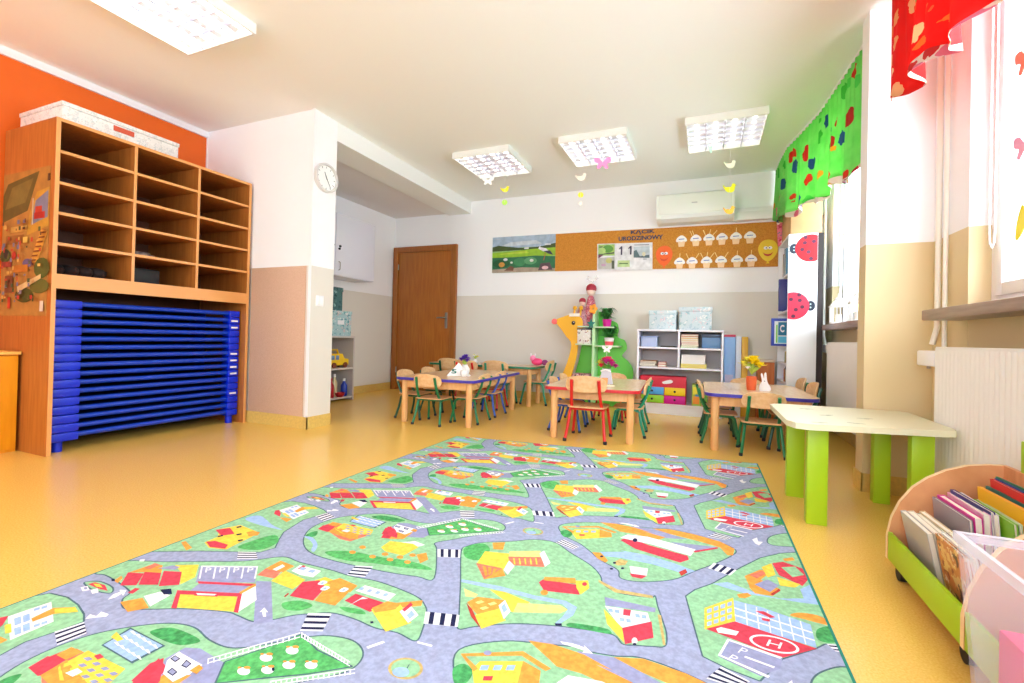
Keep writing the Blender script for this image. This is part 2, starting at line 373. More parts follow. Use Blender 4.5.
# ceiling lamps
LOUV = mat('louvre_aluminium', (205, 205, 215), .3, metal=.8)
HOUSE = mat('lamp_housing', (236, 238, 232), .4)
REFL = mat('lamp_reflector', (225, 225, 230), .35, metal=.3)
def lamp(x, y, label, strength):
    t = thing('ceiling_light', label, 'ceiling light', (x, y, H), group='louvred ceiling lights')
    S, D, T = .31, .062, .012
    b = MB()
    for s in (-1, 1):
        b.box((s*S, -S, -D), (s*(S-T), S, 0)); b.box((-S+T, s*S, -D), (S-T, s*(S-T), 0))
    b.build('housing', HOUSE, t)
    b = MB(); b.box((-S+T, -S+T, -.012), (S-T, S-T, -.003)); b.build('reflector', REFL, t)
    b = MB(); W = S-T; n = 4
    for i in range(1, n):
        p = -W+i*2*W/n
        b.prism([(p-.012, -W, -.03), (p+.012, -W, -.03), (p+.003, -W, -D+.003), (p-.003, -W, -D+.003)], (0, 2*W, 0))
    for k in range(1, 6):
        q = -W+k*2*W/6
        b.prism([(-W, q-.006, -.036), (-W, q+.006, -.036), (-W, q+.001, -D+.004), (-W, q-.001, -D+.004)], (2*W, 0, 0))
    b.build('louvre', LOUV, t)
    for i in range(n):
        p = -W+(i+.5)*2*W/n
        b = MB(); b.tube([(p, -W+.01, -.024), (p, W-.01, -.024)], .011); b.build('tube', mat('lamp_tube_%g' % strength, (255, 252, 244), .4, emit=strength), t)
    return t
lamp(-2.865, 1.605, 'louvred square ceiling light glowing brightly above the cubby cabinet', LAMP0)
lamp(-2.11, 4.285, 'leftmost of the three louvred square ceiling lights near the back wall', LAMP1)
lamp(-.99, 4.285, 'middle of the three louvred square ceiling lights near the back wall', LAMP1)
lamp(.11, 4.285, 'rightmost of the three louvred square ceiling lights, nearest the green valance', LAMP1)
lamp(-2.865, -.9, 'unseen fill ceiling light added in the rear of the room, on the cabinet side', LAMP1)  # extra lamp out of view, added as fill light
lamp(-.5, -.9, 'unseen fill ceiling light added in the rear of the room, on the window side', LAMP1)  # second added lamp behind the camera, also for fill
# ================================================================== LEFT SIDE
t = thing('cubby_cabinet', 'tall open beech laminate cabinet with fifteen cubbies above a bay of blue cots', 'cabinet', (0, 0, 0))
cx0, cx1, cy0, cy1, ch = -4.35, -3.727, 1.50, 2.795, 2.09
BEECH = mat('beech_carcass', (182, 112, 48), .42, rgb2=(164, 94, 34), nscale=3, stretch=(14, 14, 1.2))
BEECHE = mat('beech_edging', (220, 156, 90), .35)
def panel(b, a, c, m=BEECH, e=BEECHE):
    """board whose room-facing (+X) edge carries a paler edge band"""
    b.box(a, (c[0]-.002, c[1], c[2]), m); b.box((c[0]-.002, a[1], a[2]), c, e)
b = MB(); panel(b, (cx0, cy0, 0), (cx1, cy0+.022, ch)); b.build('side_panel', parent=t)
b = MB(); panel(b, (cx0, cy1-.022, 0), (cx1, cy1, ch)); b.build('side_panel', parent=t)
b = MB(); panel(b, (cx0, cy0+.022, ch-.02), (cx1, cy1-.022, ch)); b.build('top_panel', parent=t)
b = MB(); b.box((cx0, cy0+.022, 0), (cx0+.008, cy1-.022, ch-.02)); b.build('back_panel', mat('beech_back_shaded', (100, 50, 18), .5), t)  # back darkened: shade inside the cubbies is put into the colour
cols = [cy0+.022, 1.925, 2.355, cy1-.022]
for y in cols[1:3]:
    b = MB(); panel(b, (cx0+.008, y-.009, 1.125), (cx1-.004, y+.009, ch-.02)); b.build('divider', parent=t)
for c in range(3):
    for z in (1.885, 1.69, 1.502, 1.312):
        b = MB(); panel(b, (cx0+.008, cols[c]+(.009 if c else 0), z-.009), (cx1-.006, cols[c+1]-(.009 if c < 2 else 0), z+.009)); b.build('shelf', parent=t)
b = MB(); panel(b, (cx0+.008, cols[0], 1.107), (cx1, cols[3], 1.125)); b.box((cx1-.02, cols[0], 1.035), (cx1-.002, cols[3], 1.107), BEECHE); b.build('bay_rail', parent=t)

one('dark_bag', 'dark rumpled bag lying in the lowest cubby nearest the poster', 'bag', mat('dark_cloth', (38, 30, 30), .8, rgb2=(66, 44, 36), nscale=18),
    lambda b: [b.ball((-4.0+.0*i, 1.60+.075*i, 1.125+.045), .06, sc=(2.2, .9, .74)) for i in range(4)])
one('dark_case', 'black box pushed into the lowest cubby of the middle column', 'box', mat('case_black', (30, 32, 34), .6), lambda b: b.box((-4.2, 1.96, 1.126), (-3.86, 2.17, 1.24), bevel=.012))
one('dark_folder_pile', 'small dark pile lying in the middle column cubby, fourth from the top', 'pile', mat('pile_dark', (60, 46, 46), .7, rgb2=(150, 130, 120), nscale=30), lambda b: (b.box((-4.2, 1.96, 1.322), (-3.84, 2.12, 1.345), bevel=.004), b.box((-4.15, 1.975, 1.345), (-3.86, 2.1, 1.362), bevel=.004)))

# poster on the side panel (a town scene; coloured shapes in one flat print)
def flat_print(name, label, cat, origin, U, V, N, shapes, base, thick=.002, frame=None):
    """origin = lower-left corner; U, V span the sheet; shapes in 0..1 coords"""
    O = Vector(origin); U = Vector(U); V = Vector(V); N = Vector(N).normalized(); b = MB()
    b.prism([O, O+U, O+U+V, O+V], N*thick, base)
    for k, (m, P) in enumerate(shapes):
        b.face([O+U*x+V*y+N*(thick+.0003*(k+1)) for x, y in P], m)
    o = b.build(name, smooth=False, recalc=False)
    return tag(o, label, cat)
def col(r, g, bb, rough=.5): return mat('ink_%d_%d_%d' % (r, g, bb), (r, g, bb), rough, noise=.12, nscale=14)
def ell(cx, cy, rx, ry, n=14, a0=0, a1=2*PI): return [(cx+rx*math.cos(a0+(a1-a0)*i/n), cy+ry*math.sin(a0+(a1-a0)*i/n)) for i in range(n)]
def rc(x0, y0, x1, y1): return [(x0, y0), (x1, y0), (x1, y1), (x0, y1)]
S = [(col(92, 88, 40), [(0, .66), (.55, .72), (.78, .98), (.1, .93), (0, .85)]), (col(120, 110, 52), [(.05, .75), (.5, .78), (.66, .94), (.2, .9)]),
     (col(196, 150, 52), [(.55, .55), (1, .6), (1, .86), (.74, .84), (.6, .7)]), (col(120, 128, 150), [(.64, .62), (.98, .66), (.98, .84), (.72, .78)]),
     (col(172, 40, 36), rc(.70, .655, .92, .70)), (col(190, 60, 40), rc(.72, .70, .86, .74)), (col(210, 200, 170), rc(.66, .62, .68, .80)),
     (col(216, 160, 60), [(.64, .36), (.8, .36), (1, .56), (.86, .58)]), (col(150, 100, 44), rc(.1, .5, .5, .56)), (col(206, 166, 80), rc(.2, .58, .56, .62)),
     (col(58, 84, 40), ell(.1, .42, .12, .05)), (col(30, 40, 40), ell(.12, .43, .06, .03)), (col(70, 92, 36), ell(.9, .32, .16, .07)), (col(60, 80, 30), ell(.55, .14, .2, .05)),
     (col(86, 100, 40), ell(.86, .2, .2, .05)), (col(180, 50, 40), ell(.3, .42, .05, .03)), (col(150, 60, 50), rc(.02, .34, .26, .38)), (col(96, 90, 130), ell(.6, .36, .1, .03)),
     (col(190, 120, 40), rc(.3, .3, .62, .35)), (col(120, 70, 40), rc(.12, .16, .3, .28)), (col(216, 190, 130), [(.4, .2), (.9, .28), (.9, .25), (.42, .16)]),
     (col(200, 60, 40), rc(.2, .05, .26, .13)), (col(226, 196, 90), rc(.5, .5, .6, .54)), (col(216, 206, 190), rc(.9, .03, .97, .1))]
for i in range(7): S.append((col(130, 70, 30), [(.66+i*.035, .37+i*.03), (.78+i*.035, .37+i*.03), (.8+i*.035, .38+i*.03), (.68+i*.035, .38+i*.03)]))
for i in range(75):
    x, y = random.random()*.9+.03, random.random()*.6+.06
    S.append((random.choice([col(190, 60, 44), col(60, 90, 50), col(220, 180, 90), col(90, 60, 40), col(110, 120, 150)]), rc(x, y, x+random.uniform(.02, .06), y+random.uniform(.01, .03))))
flat_print('town_poster', 'busy illustrated town poster on the side panel of the cubby cabinet', 'poster', (-4.345, cy0-.0005, .862), (.57, 0, 0), (0, 0, .93), (0, -1, 0), S, col(176, 128, 58))
b = MB(); b.box((-3.80, cy0-.004, 1.70), (-3.775, cy0-.0005, 1.745)); tag(b.build('side_sticker', mat('sticker_brown', (70, 44, 30), .5)), 'tiny dark square sticker on the side panel just above the poster', 'sticker')

# patterned box on the cabinet
FLORALW = voronoi_print('pale floral board', (226, 224, 220), [(206, 206, 204), (236, 232, 228), (214, 208, 200), (196, 204, 204)], scale=38, dot=.45)
t = thing('storage_box', 'long flat pale floral cardboard box lying on top of the cubby cabinet', 'box', (0, 0, ch))
b = MB(); b.box((-4.29, 1.545, .001), (-3.775, 2.22, .10), bevel=.003); b.build('box_body', FLORALW, t)
b = MB(); b.box((-4.295, 1.54, .1005), (-3.77, 2.225, .128), bevel=.003); b.build('lid', FLORALW, t)
b = MB(); b.box((-3.7755, 1.81, .055), (-3.7725, 1.93, .09)); b.build('label_slot', mat('rust_label', (196, 78, 50), .6), t)['label'] = 'rust red label slot'

# stacked cots
N = 16; pitch = .0565; x0, x1, y0, y1 = -4.32, -3.785, 1.54, 2.76
def make_cot():
    t = thing('stackable_cot', 'blue stackable sleeping cot', 'cot', (0, 0, 0), group='blue cots stacked under the cubbies')
    for yy, L in ((y0, .14), (y1-.09, .09)):
        for xx in (x0, x1-.09):
            b = MB(); b.box((xx, yy, .004), (xx+.09, yy+L, pitch-.002), bevel=.006)
            b.box((xx+.015, yy+.015, .0), (xx+.075, yy+L-.015, .004)); b.build('corner_leg', COTBLUE, t)
    for xx in (x0+.045, x1-.03):
        b = MB(); b.tube([(xx, y0+.1, .034), (xx, y1-.06, .034)], .0165); b.build('side_rail', COTBAR, t)
    b = MB(); b.box((x0+.05, y0+.02, .026), (x1-.04, y1-.02, .031)); b.build('fabric_sheet', mat('cot_fabric', (10, 26, 90), .8), t)
    return t
cot0 = make_cot()
for i in range(N):
    c = cot0 if i == 0 else copy_tree(cot0)
    c.location = (0, 0, .065+i*pitch)
    c['label'] = ('bottom cot of the blue stack under the cubbies, on stubby feet' if i == 0 else 'topmost cot of the blue stack under the cubbies' if i == N-1 else 'blue sleeping cot in the middle of the stack under the cubbies')
    if i == 0:
        for yy in (y0+.05, y1-.045):
            for xx in (x0+.045, x1-.045):
                b = MB(); b.tube([(xx, yy, -.064), (xx, yy, 0)], .026); b.build('foot', COTBLUE, c)
    if i in (3, 6, 7, 8, 9, 13, 14):
        b = MB(); b.box((x1-.0005, y1-.075, .018), (x1+.001, y1-.018, .032)); q = b.build('name_label', WHITE, c); q['label'] = 'white name strip'

# low yellow cupboard
t = thing('low_cupboard', 'low yellow cupboard at the left edge beside the cubby cabinet', 'cupboard', (0, 0, 0))
YEL = mat('yellow_laminate', (236, 160, 24), .4, rgb2=(226, 146, 14), nscale=3, stretch=(10, 10, 1.2))
b = MB(); b.box((XO+.03, .55, 0), (-4.062, 1.488, .615)); b.build('cupboard_body', YEL, t)
b = MB(); b.box((XO+.025, .545, .616), (-4.035, 1.492, .634)); b.build('top_board', mat('amber_edge', (246, 190, 90), .4), t)
for a, c in ((.556, 1.015), (1.021, 1.482)):
    b = MB(); b.box((-4.061, a, .02), (-4.042, c, .608), bevel=.002); d = b.build('door', YEL, t)
    b = MB(); b.ball((-4.034, a+.06 if a > 1 else c-.06, .43), .013); b.build('knob', BLACK, d)

# ================================================================== ALCOVE
t = thing('wall_cabinet', 'white two door wall cabinet hung in the alcove left of the door', 'wall cabinet', (0, 0, 0))
LACQ = mat('white_lacquer', (228, 228, 240), .25)
b = MB(); b.box((XL+.001, 3.38, 1.465), (-4.0, 4.70, 2.19)); b.build('cabinet_body', LACQ, t)
for a, c in ((3.385, 4.035), (4.04, 4.695)):
    b = MB(); b.box((-3.999, a, 1.47), (-3.98, c, 2.186), bevel=.003); d = b.build('door', LACQ, t)
    yy = a+.05 if a > 4 else c-.05
    b = MB(); b.tube([(-3.98, yy, 1.53), (-3.957, yy, 1.54), (-3.955, yy, 1.58), (-3.957, yy, 1.62), (-3.98, yy, 1.63)], .005); b.build('handle', METAL, d)
    for z in (1.78, 1.81):
        b = MB(); b.tube([(-3.98, yy+.01*(z > 1.8), z), (-3.966, yy+.01*(z > 1.8), z)], .013); b.build('lock', BLACK, d)
one('small_carton', 'small cream carton on top of the white wall cabinet', 'box', mat('cream_card', (222, 214, 192), .7), lambda b: b.box((-4.2, 3.8, 2.191), (-4.02, 4.06, 2.31), bevel=.004))
t = thing('alcove_shelf', 'pale grey open shelf unit in the alcove holding the toy bus and bottles', 'shelf', (0, 0, 0))
GREYL = mat('grey_laminate', (206, 198, 192), .45)
ax, ay0, ay1, az = -3.95, 3.40, 4.352, .745
for y in (ay0, 3.86, ay1-.02):
    b = MB(); b.box((XL+.01, y, 0), (ax, y+.02, az)); b.build('upright', GREYL, t)
for i, z in enumerate((.03, .37, az)):
    b = MB(); b.box((XL+.01, ay0+.02, z), (ax-.001, ay1-.02, z+.02) if z < az else (ax+.004, ay1-.02+.02, z+.02)); b.build('shelf', GREYL, t)
b = MB(); b.box((XL+.002, ay0, .0), (XL+.01, ay1, az)); b.build('back_panel', mat('grey_back', (176, 166, 164), .6), t)
# toy bus
t = thing('toy_bus', 'yellow toy bus standing on the middle board of the alcove shelf', 'toy bus', (-4.06, 4.13, .3905))
YTOY = mat('toy_yellow', (240, 196, 30), .35)
b = MB(); b.prism([(-.05, -.10, .03), (-.05, .19, .03), (-.05, .19, .10), (-.05, .12, .11), (-.05, .09, .165), (-.05, -.10, .165)], (.10, 0, 0)); b.build('bus_body', YTOY, t)
b = MB(); b.tube([(0, -.08, .16), (0, -.07, .21), (0, .05, .21), (0, .07, .16)], .012); b.build('carry_handle', YTOY, t)
for y in (-.045, .13):
    for x in (-.055, .055):
        b = MB(); b.tube([(x-.008, y, .032), (x+.008, y, .032)], .031, n=16); b.build('wheel', mat('toy_wheel', (120, 60, 40), .5), t)
for y in (-.06, .01):
    b = MB(); b.box((.05, y-.025, .095), (.052, y+.025, .145), bevel=.001); b.build('bus_window', mat('toy_window', (120, 150, 190), .2), t)
for i, (y, r, h, cc, nm) in enumerate(((4.06, .035, .22, (176, 30, 44), 'tall dark red bottle among the cleaning things on the low alcove shelf'), (4.14, .035, .26, (214, 196, 150), 'tall cream bottle behind the others on the low alcove shelf'), (4.265, .038, .20, (30, 60, 170), 'blue bottle with white cap at the right of the low alcove shelf'))):
    t = thing('bottle', nm, 'bottle', (-4.05+.03*(i != 1), y, .0505))
    b = MB(); b.lathe([(r*.9, 0), (r, .01), (r, h*.62), (r*.5, h*.78), (r*.38, h*.88)]); b.build('bottle_body', mat('bottle_%d' % i, cc, .3), t)
    b = MB(); b.lathe([(r*.45, h*.88), (r*.45, h), (r*.4, h+.005)]); b.build('cap', mat('bottle_cap%d' % i, (235, 235, 235) if i else (190, 40, 40), .4), t)
one('red_bowl', 'small red bowl in front of the bottles on the low alcove shelf', 'bowl', mat('bowl_red', (180, 24, 36), .35), lambda b: b.lathe([(.03, 0), (.05, .02), (.06, .05), (.055, .05), (.045, .02), (.01, .012)]), loc=(-3.99, 4.17, .0505))
FLORALT = voronoi_print('teal floral board', (168, 202, 206), [(96, 150, 160), (226, 232, 230), (132, 178, 186), (210, 190, 190)], scale=26, dot=.42)
FLORALD = voronoi_print('dark teal floral board', (70, 110, 112), [(34, 66, 70), (150, 186, 182), (90, 130, 130), (40, 80, 84)], scale=24, dot=.42)
def lid_box(nm, label, x0, x1, y0, y1, z0, z1, m, lidh=.06, plate=None, g=None):
    t = thing(nm, label, 'storage box', ((x0+x1)/2, (y0+y1)/2, z0), group=g); a, c = (x1-x0)/2, (y1-y0)/2; h = z1-z0
    b = MB(); b.box((-a+.006, -c+.006, 0), (a-.006, c-.006, h-lidh+.01), bevel=.003); b.build('box_body', m, t)
    b = MB(); b.box((-a, -c, h-lidh+.010), (a, c, h), bevel=.004); b.build('lid', m, t)
    if plate == 'x':
        b = MB(); b.box((a-.006, -.05, h*.45), (a-.002, .05, h*.62)); b.build('label_plate', WHITE, t)
    return t
lid_box('floral_box', 'pale teal floral lidded box on top of the alcove shelf, beneath the darker one', -4.26, -3.955, 3.95, 4.30, .7655, 1.06, FLORALT, plate='x')
lid_box('floral_box', 'dark teal floral box stacked on the pale one in the alcove', -4.25, -3.97, 3.84, 4.165, 1.0605, 1.33, FLORALD)

# ================================================================== BACK WALL
CORK = mat('cork', (208, 142, 52), .85, rgb2=(190, 122, 38), nscale=90)
t = thing('cork_board', 'long brown cork board on the back wall carrying cupcakes and balloons', 'notice board', (0, 0, 0))
b = MB(); b.prism([(-1.800, YD-.018, 1.650), (.690, YD-.018, 1.618), (.690, YD-.018, 2.098), (-1.800, YD-.018, 2.122)], (0, .017, 0)); b.build('cork_sheet', CORK, t)
G = [(col(170, 192, 214), [(0, .68), (1, .68), (1, 1), (0, 1)]), (col(206, 216, 224), [(.1, .72), (.8, .76), (.7, .86), (.3, .84)]), (col(62, 84, 34), [(0, .60), (0, .72), (.1, .76), (.25, .72), (.5, .66), (.8, .69), (1, .76), (1, .62)]),
     (col(150, 196, 40), [(0, .40), (1, .42), (1, .64), (.6, .62), (.3, .58), (0, .56)]), (col(186, 210, 60), [(.1, .5), (.6, .52), (.55, .58), (.2, .54)]),
     (col(40, 116, 74), [(0, .08), (1, .06), (1, .40), (.7, .44), (.4, .42), (0, .42)]), (col(30, 92, 50), ell(.15, .25, .14, .12)), (col(60, 140, 90), ell(.45, .28, .1, .12)), (col(90, 160, 110), ell(.62, .3, .1, .1)),
     (col(176, 160, 140), [(0, 0), (1, 0), (1, .08), (.5, .13), (0, .09)]), (col(120, 80, 60), [(.2, .05), (.35, .04), (.36, .14), (.3, .18)]), (col(90, 70, 80), [(.74, .03), (.96, .04), (.92, .24), (.78, .22)]),
     (col(226, 230, 226), ell(.22, .36, .035, .04)), (col(226, 230, 226), ell(.32, .27, .02, .03)), (col(226, 230, 226), ell(.64, .31, .03, .04)), (col(214, 150, 60), ell(.16, .22, .05, .07)),
     (col(240, 240, 240), rc(.52, .63, .59, .67)), (col(230, 234, 240), rc(.84, .71, .93, .75)),
     (col(234, 234, 238), [(.74, .62), (.78, .74), (.77, .66), (.86, .62), (.9, .55), (.82, .54)]), (col(60, 66, 84), [(.82, .55), (.92, .56), (.97, .44), (.9, .47)]), (col(196, 90, 60), [(.85, .5), (.86, .5), (.83, .3), (.82, .3)]),
     (col(190, 200, 210), rc(.05, .93, .14, .95)), (col(232, 190, 196), ell(.85, .1, .05, .05))]
flat_print('meadow_picture', 'meadow landscape picture with a white stork, on the back wall right of the door', 'picture', (-2.690, YD-.001, 1.655), (.888, 0, -.004), (-.002, 0, .475), (0, -1, 0), G, col(150, 190, 120), thick=.01)
yb = YD-.0185
# calendar
K = [(col(168, 206, 110), rc(.02, .55, .325, .97)), (col(96, 160, 60), ell(.2, .8, .1, .14)), (col(190, 224, 130), ell(.09, .74, .07, .12)), (col(60, 70, 60), rc(.04, .86, .1, .9)), (col(70, 84, 70), [(.02, .58), (.32, .62), (.32, .68), (.02, .6)]),
     (col(120, 50, 80), [(.02, .44), (.12, .58), (.02, .58)]), (col(196, 196, 190), [(.02, .04), (.325, .04), (.325, .5), (.02, .46)]), (col(206, 204, 120), ell(.22, .36, .06, .1)), (col(84, 90, 70), rc(.27, .06, .32, .36)), (col(200, 160, 190), ell(.12, .2, .05, .05)),
     (col(200, 226, 160), rc(.38, .12, .60, .36)), (col(90, 130, 70), rc(.41, .225, .57, .265)),
     (col(196, 208, 216), rc(.67, .46, .95, .86)), (col(90, 116, 124), [(.67, .46), (.95, .44), (.95, .56), (.78, .5), (.72, .74), (.67, .7)]), (col(236, 230, 190), ell(.85, .58, .03, .08)), (col(110, 116, 130), rc(.68, .905, .94, .93)), (col(170, 176, 184), rc(.84, .38, .9, .42))]
t = flat_print('calendar_sheet', 'white calendar sheet reading 11 with a green picture, on the cork board', 'calendar', (-1.258, yb, 1.640), (.655, 0, -.018), (-.006, 0, .325), (0, -1, 0), K, col(240, 240, 244))
def wall_text(s, x0, z0, w, h, m, y=None, th=.003, shear=0, bold=True):
    b = MB()
    for P in glyph_polys(s, bold):
        b.prism([(x0+u*w, y, z0+v*h+shear*u*w) for u, v in P], (0, -th, 0), m)
    return b
DIGIT = mat('digit_ink', (70, 64, 90), .6)
b = MB()
for x in (-.975, -.866):
    b.prism([(x, yb-.008, 1.815), (x+.018, yb-.008, 1.815), (x+.018, yb-.008, 1.918), (x+.004, yb-.008, 1.918), (x-.022, yb-.008, 1.893), (x-.022, yb-.008, 1.882), (x, yb-.008, 1.892)], (0, .002, 0))
b.build('digits', DIGIT, t)
tag(wall_text('KĄCIK', -.862, 2.048, .28, .058, mat('letter_navy', (58, 66, 92), .7), y=yb-.0005, shear=-.01).build('letter_row', smooth=False), 'upper row of dark cut out letters on the cork board above the calendar', 'lettering')
tag(wall_text('URODZINOWY', -1.005, 1.984, .515, .052, MC['letter_navy'], y=yb-.0005, shear=-.01).build('letter_row', smooth=False), 'lower, longer row of dark cut out letters just above the calendar', 'lettering')
# cupcakes of the birthday chart
CUPT = mat('icing_paper', (246, 242, 240), .7); CUPB = mat('cup_paper', (246, 212, 170), .7); CNDL = mat('candle_paper', (246, 224, 150), .6); INKB = mat('blue_ink', (120, 140, 200), .6)
rows = [(1.947, [(-.288, ''), (-.134, 'LL'), (.004, 'LLCR'), (.137, ''), (.278, 'C'), (.416, '')]), (1.693, [(-.304, 'C'), (-.170, 'LR'), (-.017, 'LCR'), (.132, 'LR'), (.293, 'C'), (.431, 'C')])]
ords = ['first', 'second', 'third', 'fourth', 'fifth', 'sixth']
def cupcake(x, z, cand, label):
    t = thing('paper_cupcake', label, 'paper cupcake', (x, yb, z), group='paper cupcakes of the birthday chart')
    b = MB(); b.prism([(-.042, 0, .012), (-.030, 0, -.068), (.030, 0, -.068), (.042, 0, .012)], (0, -.002, 0)); b.build('cup', CUPB, t)
    b = MB(); P = smooth_closed([(-.060, .0), (-.052, .026), (-.034, .045), (-.012, .060), (.012, .060), (.034, .045), (.052, .026), (.060, 0), (.045, -.014), (.022, -.006), (0, -.014), (-.022, -.006), (-.045, -.014)], 3)
    b.prism([(u, -.002, v) for u, v in P], (0, -.002, 0)); ic = b.build('icing', CUPT, t)
    b = MB(); b.prism([(-.03, -.0042, .012), (.03, -.0042, .014), (.03, -.0042, .024), (-.03, -.0042, .022)], (0, -.0004, 0)); b.build('month_name', INKB, ic)
    for k, q in enumerate(cand):
        a = {'L': -24, 'C': 3, 'R': 26}[q]+k*5; bx = {'L': -.036, 'C': 0, 'R': .036}[q]+(.02*k if cand == 'LL' else 0)
        u = Vector((math.sin(R(a)), 0, math.cos(R(a)))); v = Vector((u.z, 0, -u.x))*.0032; o = Vector((bx, -.001, .042))
        b = MB(); b.prism([o-v, o+v, o+u*.07+v, o+u*.07-v], (0, -.002, 0)); b.build('paper_candle', CNDL, t)
for r, (z, L) in enumerate(rows):
    for i, (x, cn) in enumerate(L): cupcake(x, z, cn, 'white iced paper cupcake, %s from the left in the %s row on the cork board' % (ords[i], 'upper' if r == 0 else 'lower'))
def balloon(x, z, m, label, smile):
    t = thing('paper_balloon', label, 'paper balloon', (x, yb, z))
    b = MB(); P = smooth_closed([(0, .125), (.06, .105), (.092, .045), (.085, -.02), (.05, -.08), (.012, -.108), (-.012, -.108), (-.05, -.08), (-.085, -.02), (-.092, .045), (-.06, .105)], 3)
    b.prism([(u, 0, v) for u, v in P], (0, -.003, 0)); b.prism([(0, -.0005, -.105), (.018, -.0005, -.132), (-.018, -.0005, -.132)], (0, -.003, 0)); b.build('balloon_body', m, t)
    for s in (-1, 1):
        b = MB(); b.prism([(s*.021+u, -.003, .035+v) for u, v in ell(0, 0, .02, .017)], (0, -.0012, 0)); e = b.build('eye', CUPT, t)
        b = MB(); b.prism([(s*.016+u, -.0042, .035+v) for u, v in ell(0, 0, .006, .007, 8)], (0, -.001, 0)); b.build('pupil', BLACK, e)
    b = MB(); P = [(-.05, -.012), (-.025, -.028), (0, -.033), (.025, -.028), (.05, -.012), (.03, -.045), (0, -.056), (-.03, -.045)]
    b.prism([(u, -.003, v) for u, v in P], (0, -.0012, 0)); b.build('smile', smile, t)
balloon(-.475, 1.775, mat('balloon_orange', (240, 100, 14), .5), 'orange smiling paper balloon on the cork board beside the calendar', mat('smile_dark_orange', (220, 70, 10), .5))
balloon(.592, 1.785, mat('balloon_yellow', (232, 200, 30), .5), 'yellow smiling paper balloon at the right end of the cork board', mat('smile_red', (190, 60, 30), .5))

# air conditioner and cable duct
ACW = mat('ac_plastic', (236, 240, 232), .35)
t = thing('air_conditioner', 'white wall mounted air conditioner above the cork board', 'air conditioner', (0, 0, 0))
b = MB(); b.prism([(-.55, YD-.001, 2.13), (-.55, 5.36, 2.13), (-.55, 5.30, 2.17), (-.55, 5.285, 2.24), (-.55, 5.285, 2.42), (-.55, 5.31, 2.435), (-.55, YD-.001, 2.435)], (.80, 0, 0)); b.build('ac_case', ACW, t)
b = MB(); b.box((-.52, 5.279, 2.205), (.22, 5.286, 2.415), bevel=.003); b.build('front_panel', ACW, t)
b = MB(); b.prism([(-.50, 5.293, 2.198), (-.50, 5.352, 2.134), (-.50, 5.356, 2.128), (-.50, 5.30, 2.160)], (.70, 0, 0)); b.build('louvre_flap', mat('flap', (226, 228, 224), .4), t)
b = MB(); b.box((-.18, 5.2775, 2.31), (-.12, 5.2795, 2.322)); b.build('badge', mat('badge_grey', (190, 192, 192), .4), t)
one('cable_duct', 'white cable duct running from the air conditioner to the window wall', 'duct', WHITE, lambda b: (b.box((.251, YD-.07, 2.125), (XR-.001, YD-.0005, 2.215), bevel=.004), b.box((.251, YD-.05, 2.215), (XR-.001, YD-.0005, 2.262), bevel=.004)))

# hanging paper mobiles
STR = mat('thread', (236, 236, 236), .7)
def bird_outline(s=1): return [(u*s, v*s) for u, v in smooth_closed([(-.058, .022), (-.048, .018), (-.036, .006), (-.016, .010), (.008, .012), (.016, .022), (.020, .036), (.034, .042), (.046, .034), (.058, .026), (.046, .020), (.044, .002), (.034, -.022), (.012, -.034), (-.016, -.032), (-.036, -.018), (-.050, .0)], 3)]
def bfly(s=1): return [(u*s, v*s) for u, v in smooth_closed([(0, .008), (.022, .034), (.05, .036), (.048, .008), (.026, -.002), (.036, -.024), (.02, -.034), (0, -.014), (-.02, -.034), (-.036, -.024), (-.026, -.002), (-.048, .008), (-.05, .036), (-.022, .034)], 2)]
def mobile(x, y, ztop, items, label, an=.35):
    t = thing('paper_mobile', label, 'paper mobile', (x, y, 0)); zb = min(z for z, _, _, _, _ in items)
    b = MB(); b.tube([(0, 0, zb), (0, 0, ztop)], .0012, n=5); b.build('thread', STR, t)
    for z, kind, m, s, ty in items:
        P = bfly(s) if ty == 'butterfly' else bird_outline(s) if ty == 'bird' else [(u*s*.034, v*s*.034) for u, v in ell(0, 0, 1, 1, 16)]
        b = MB(); b.prism([(u*math.cos(an), u*math.sin(an), z+v) for u, v in P], (-.0015*math.sin(an), .0015*math.cos(an), 0))
        o = b.build('paper_'+ty, m, t); o['label'] = kind
PY = mat('paper_yellow', (240, 232, 30), .6); PYG = mat('paper_lime', (190, 240, 90), .6); PO = mat('paper_orange', (246, 176, 50), .6); PW = mat('paper_white', (248, 248, 244), .6); PC = mat('paper_cream', (246, 236, 214), .6); PP = mat('paper_pink', (250, 150, 205), .6)
lz = H-.084
mobile(-2.085, 4.12, lz, [(2.375, 'white butterfly', PW, 1.15, 'butterfly')], 'white paper butterfly hanging alone under the leftmost far ceiling light')
mobile(-1.885, 4.1, lz, [(2.425, 'white blossom', PW, .9, 'butterfly'), (2.265, 'yellow bird', PY, .8, 'bird'), (2.135, 'lime disc', PYG, .8, 'disc')], 'paper mobile with a yellow bird and a lime disc, right of the white butterfly')
mobile(-1.11, 4.1, lz, [(2.30, 'cream bird', PC, .9, 'bird'), (2.135, 'yellow disc', PY, .75, 'disc'), (2.055, 'pale disc', PC, .5, 'disc')], 'paper mobile with a cream bird over a yellow disc, under the middle far ceiling light')
mobile(-.90, 4.05, lz, [(2.385, 'pink butterfly', PP, 1.5, 'butterfly')], 'pink paper butterfly hanging under the middle far ceiling light')
mobile(.16, 4.28, lz, [(2.33, 'cream bird', PC, .95, 'bird'), (2.125, 'yellow bird', PY, 1.05, 'bird'), (1.935, 'orange bird', PO, .95, 'bird')], 'paper mobile of cream, yellow and orange birds in front of the air conditioner', an=.45)
mobile(.0, 4.2, lz, [(2.46, 'mint ribbon', mat('paper_mint', (206, 240, 226), .6), 1.1, 'bird')], 'mint paper bird hanging close under the rightmost far ceiling light', an=1.3)

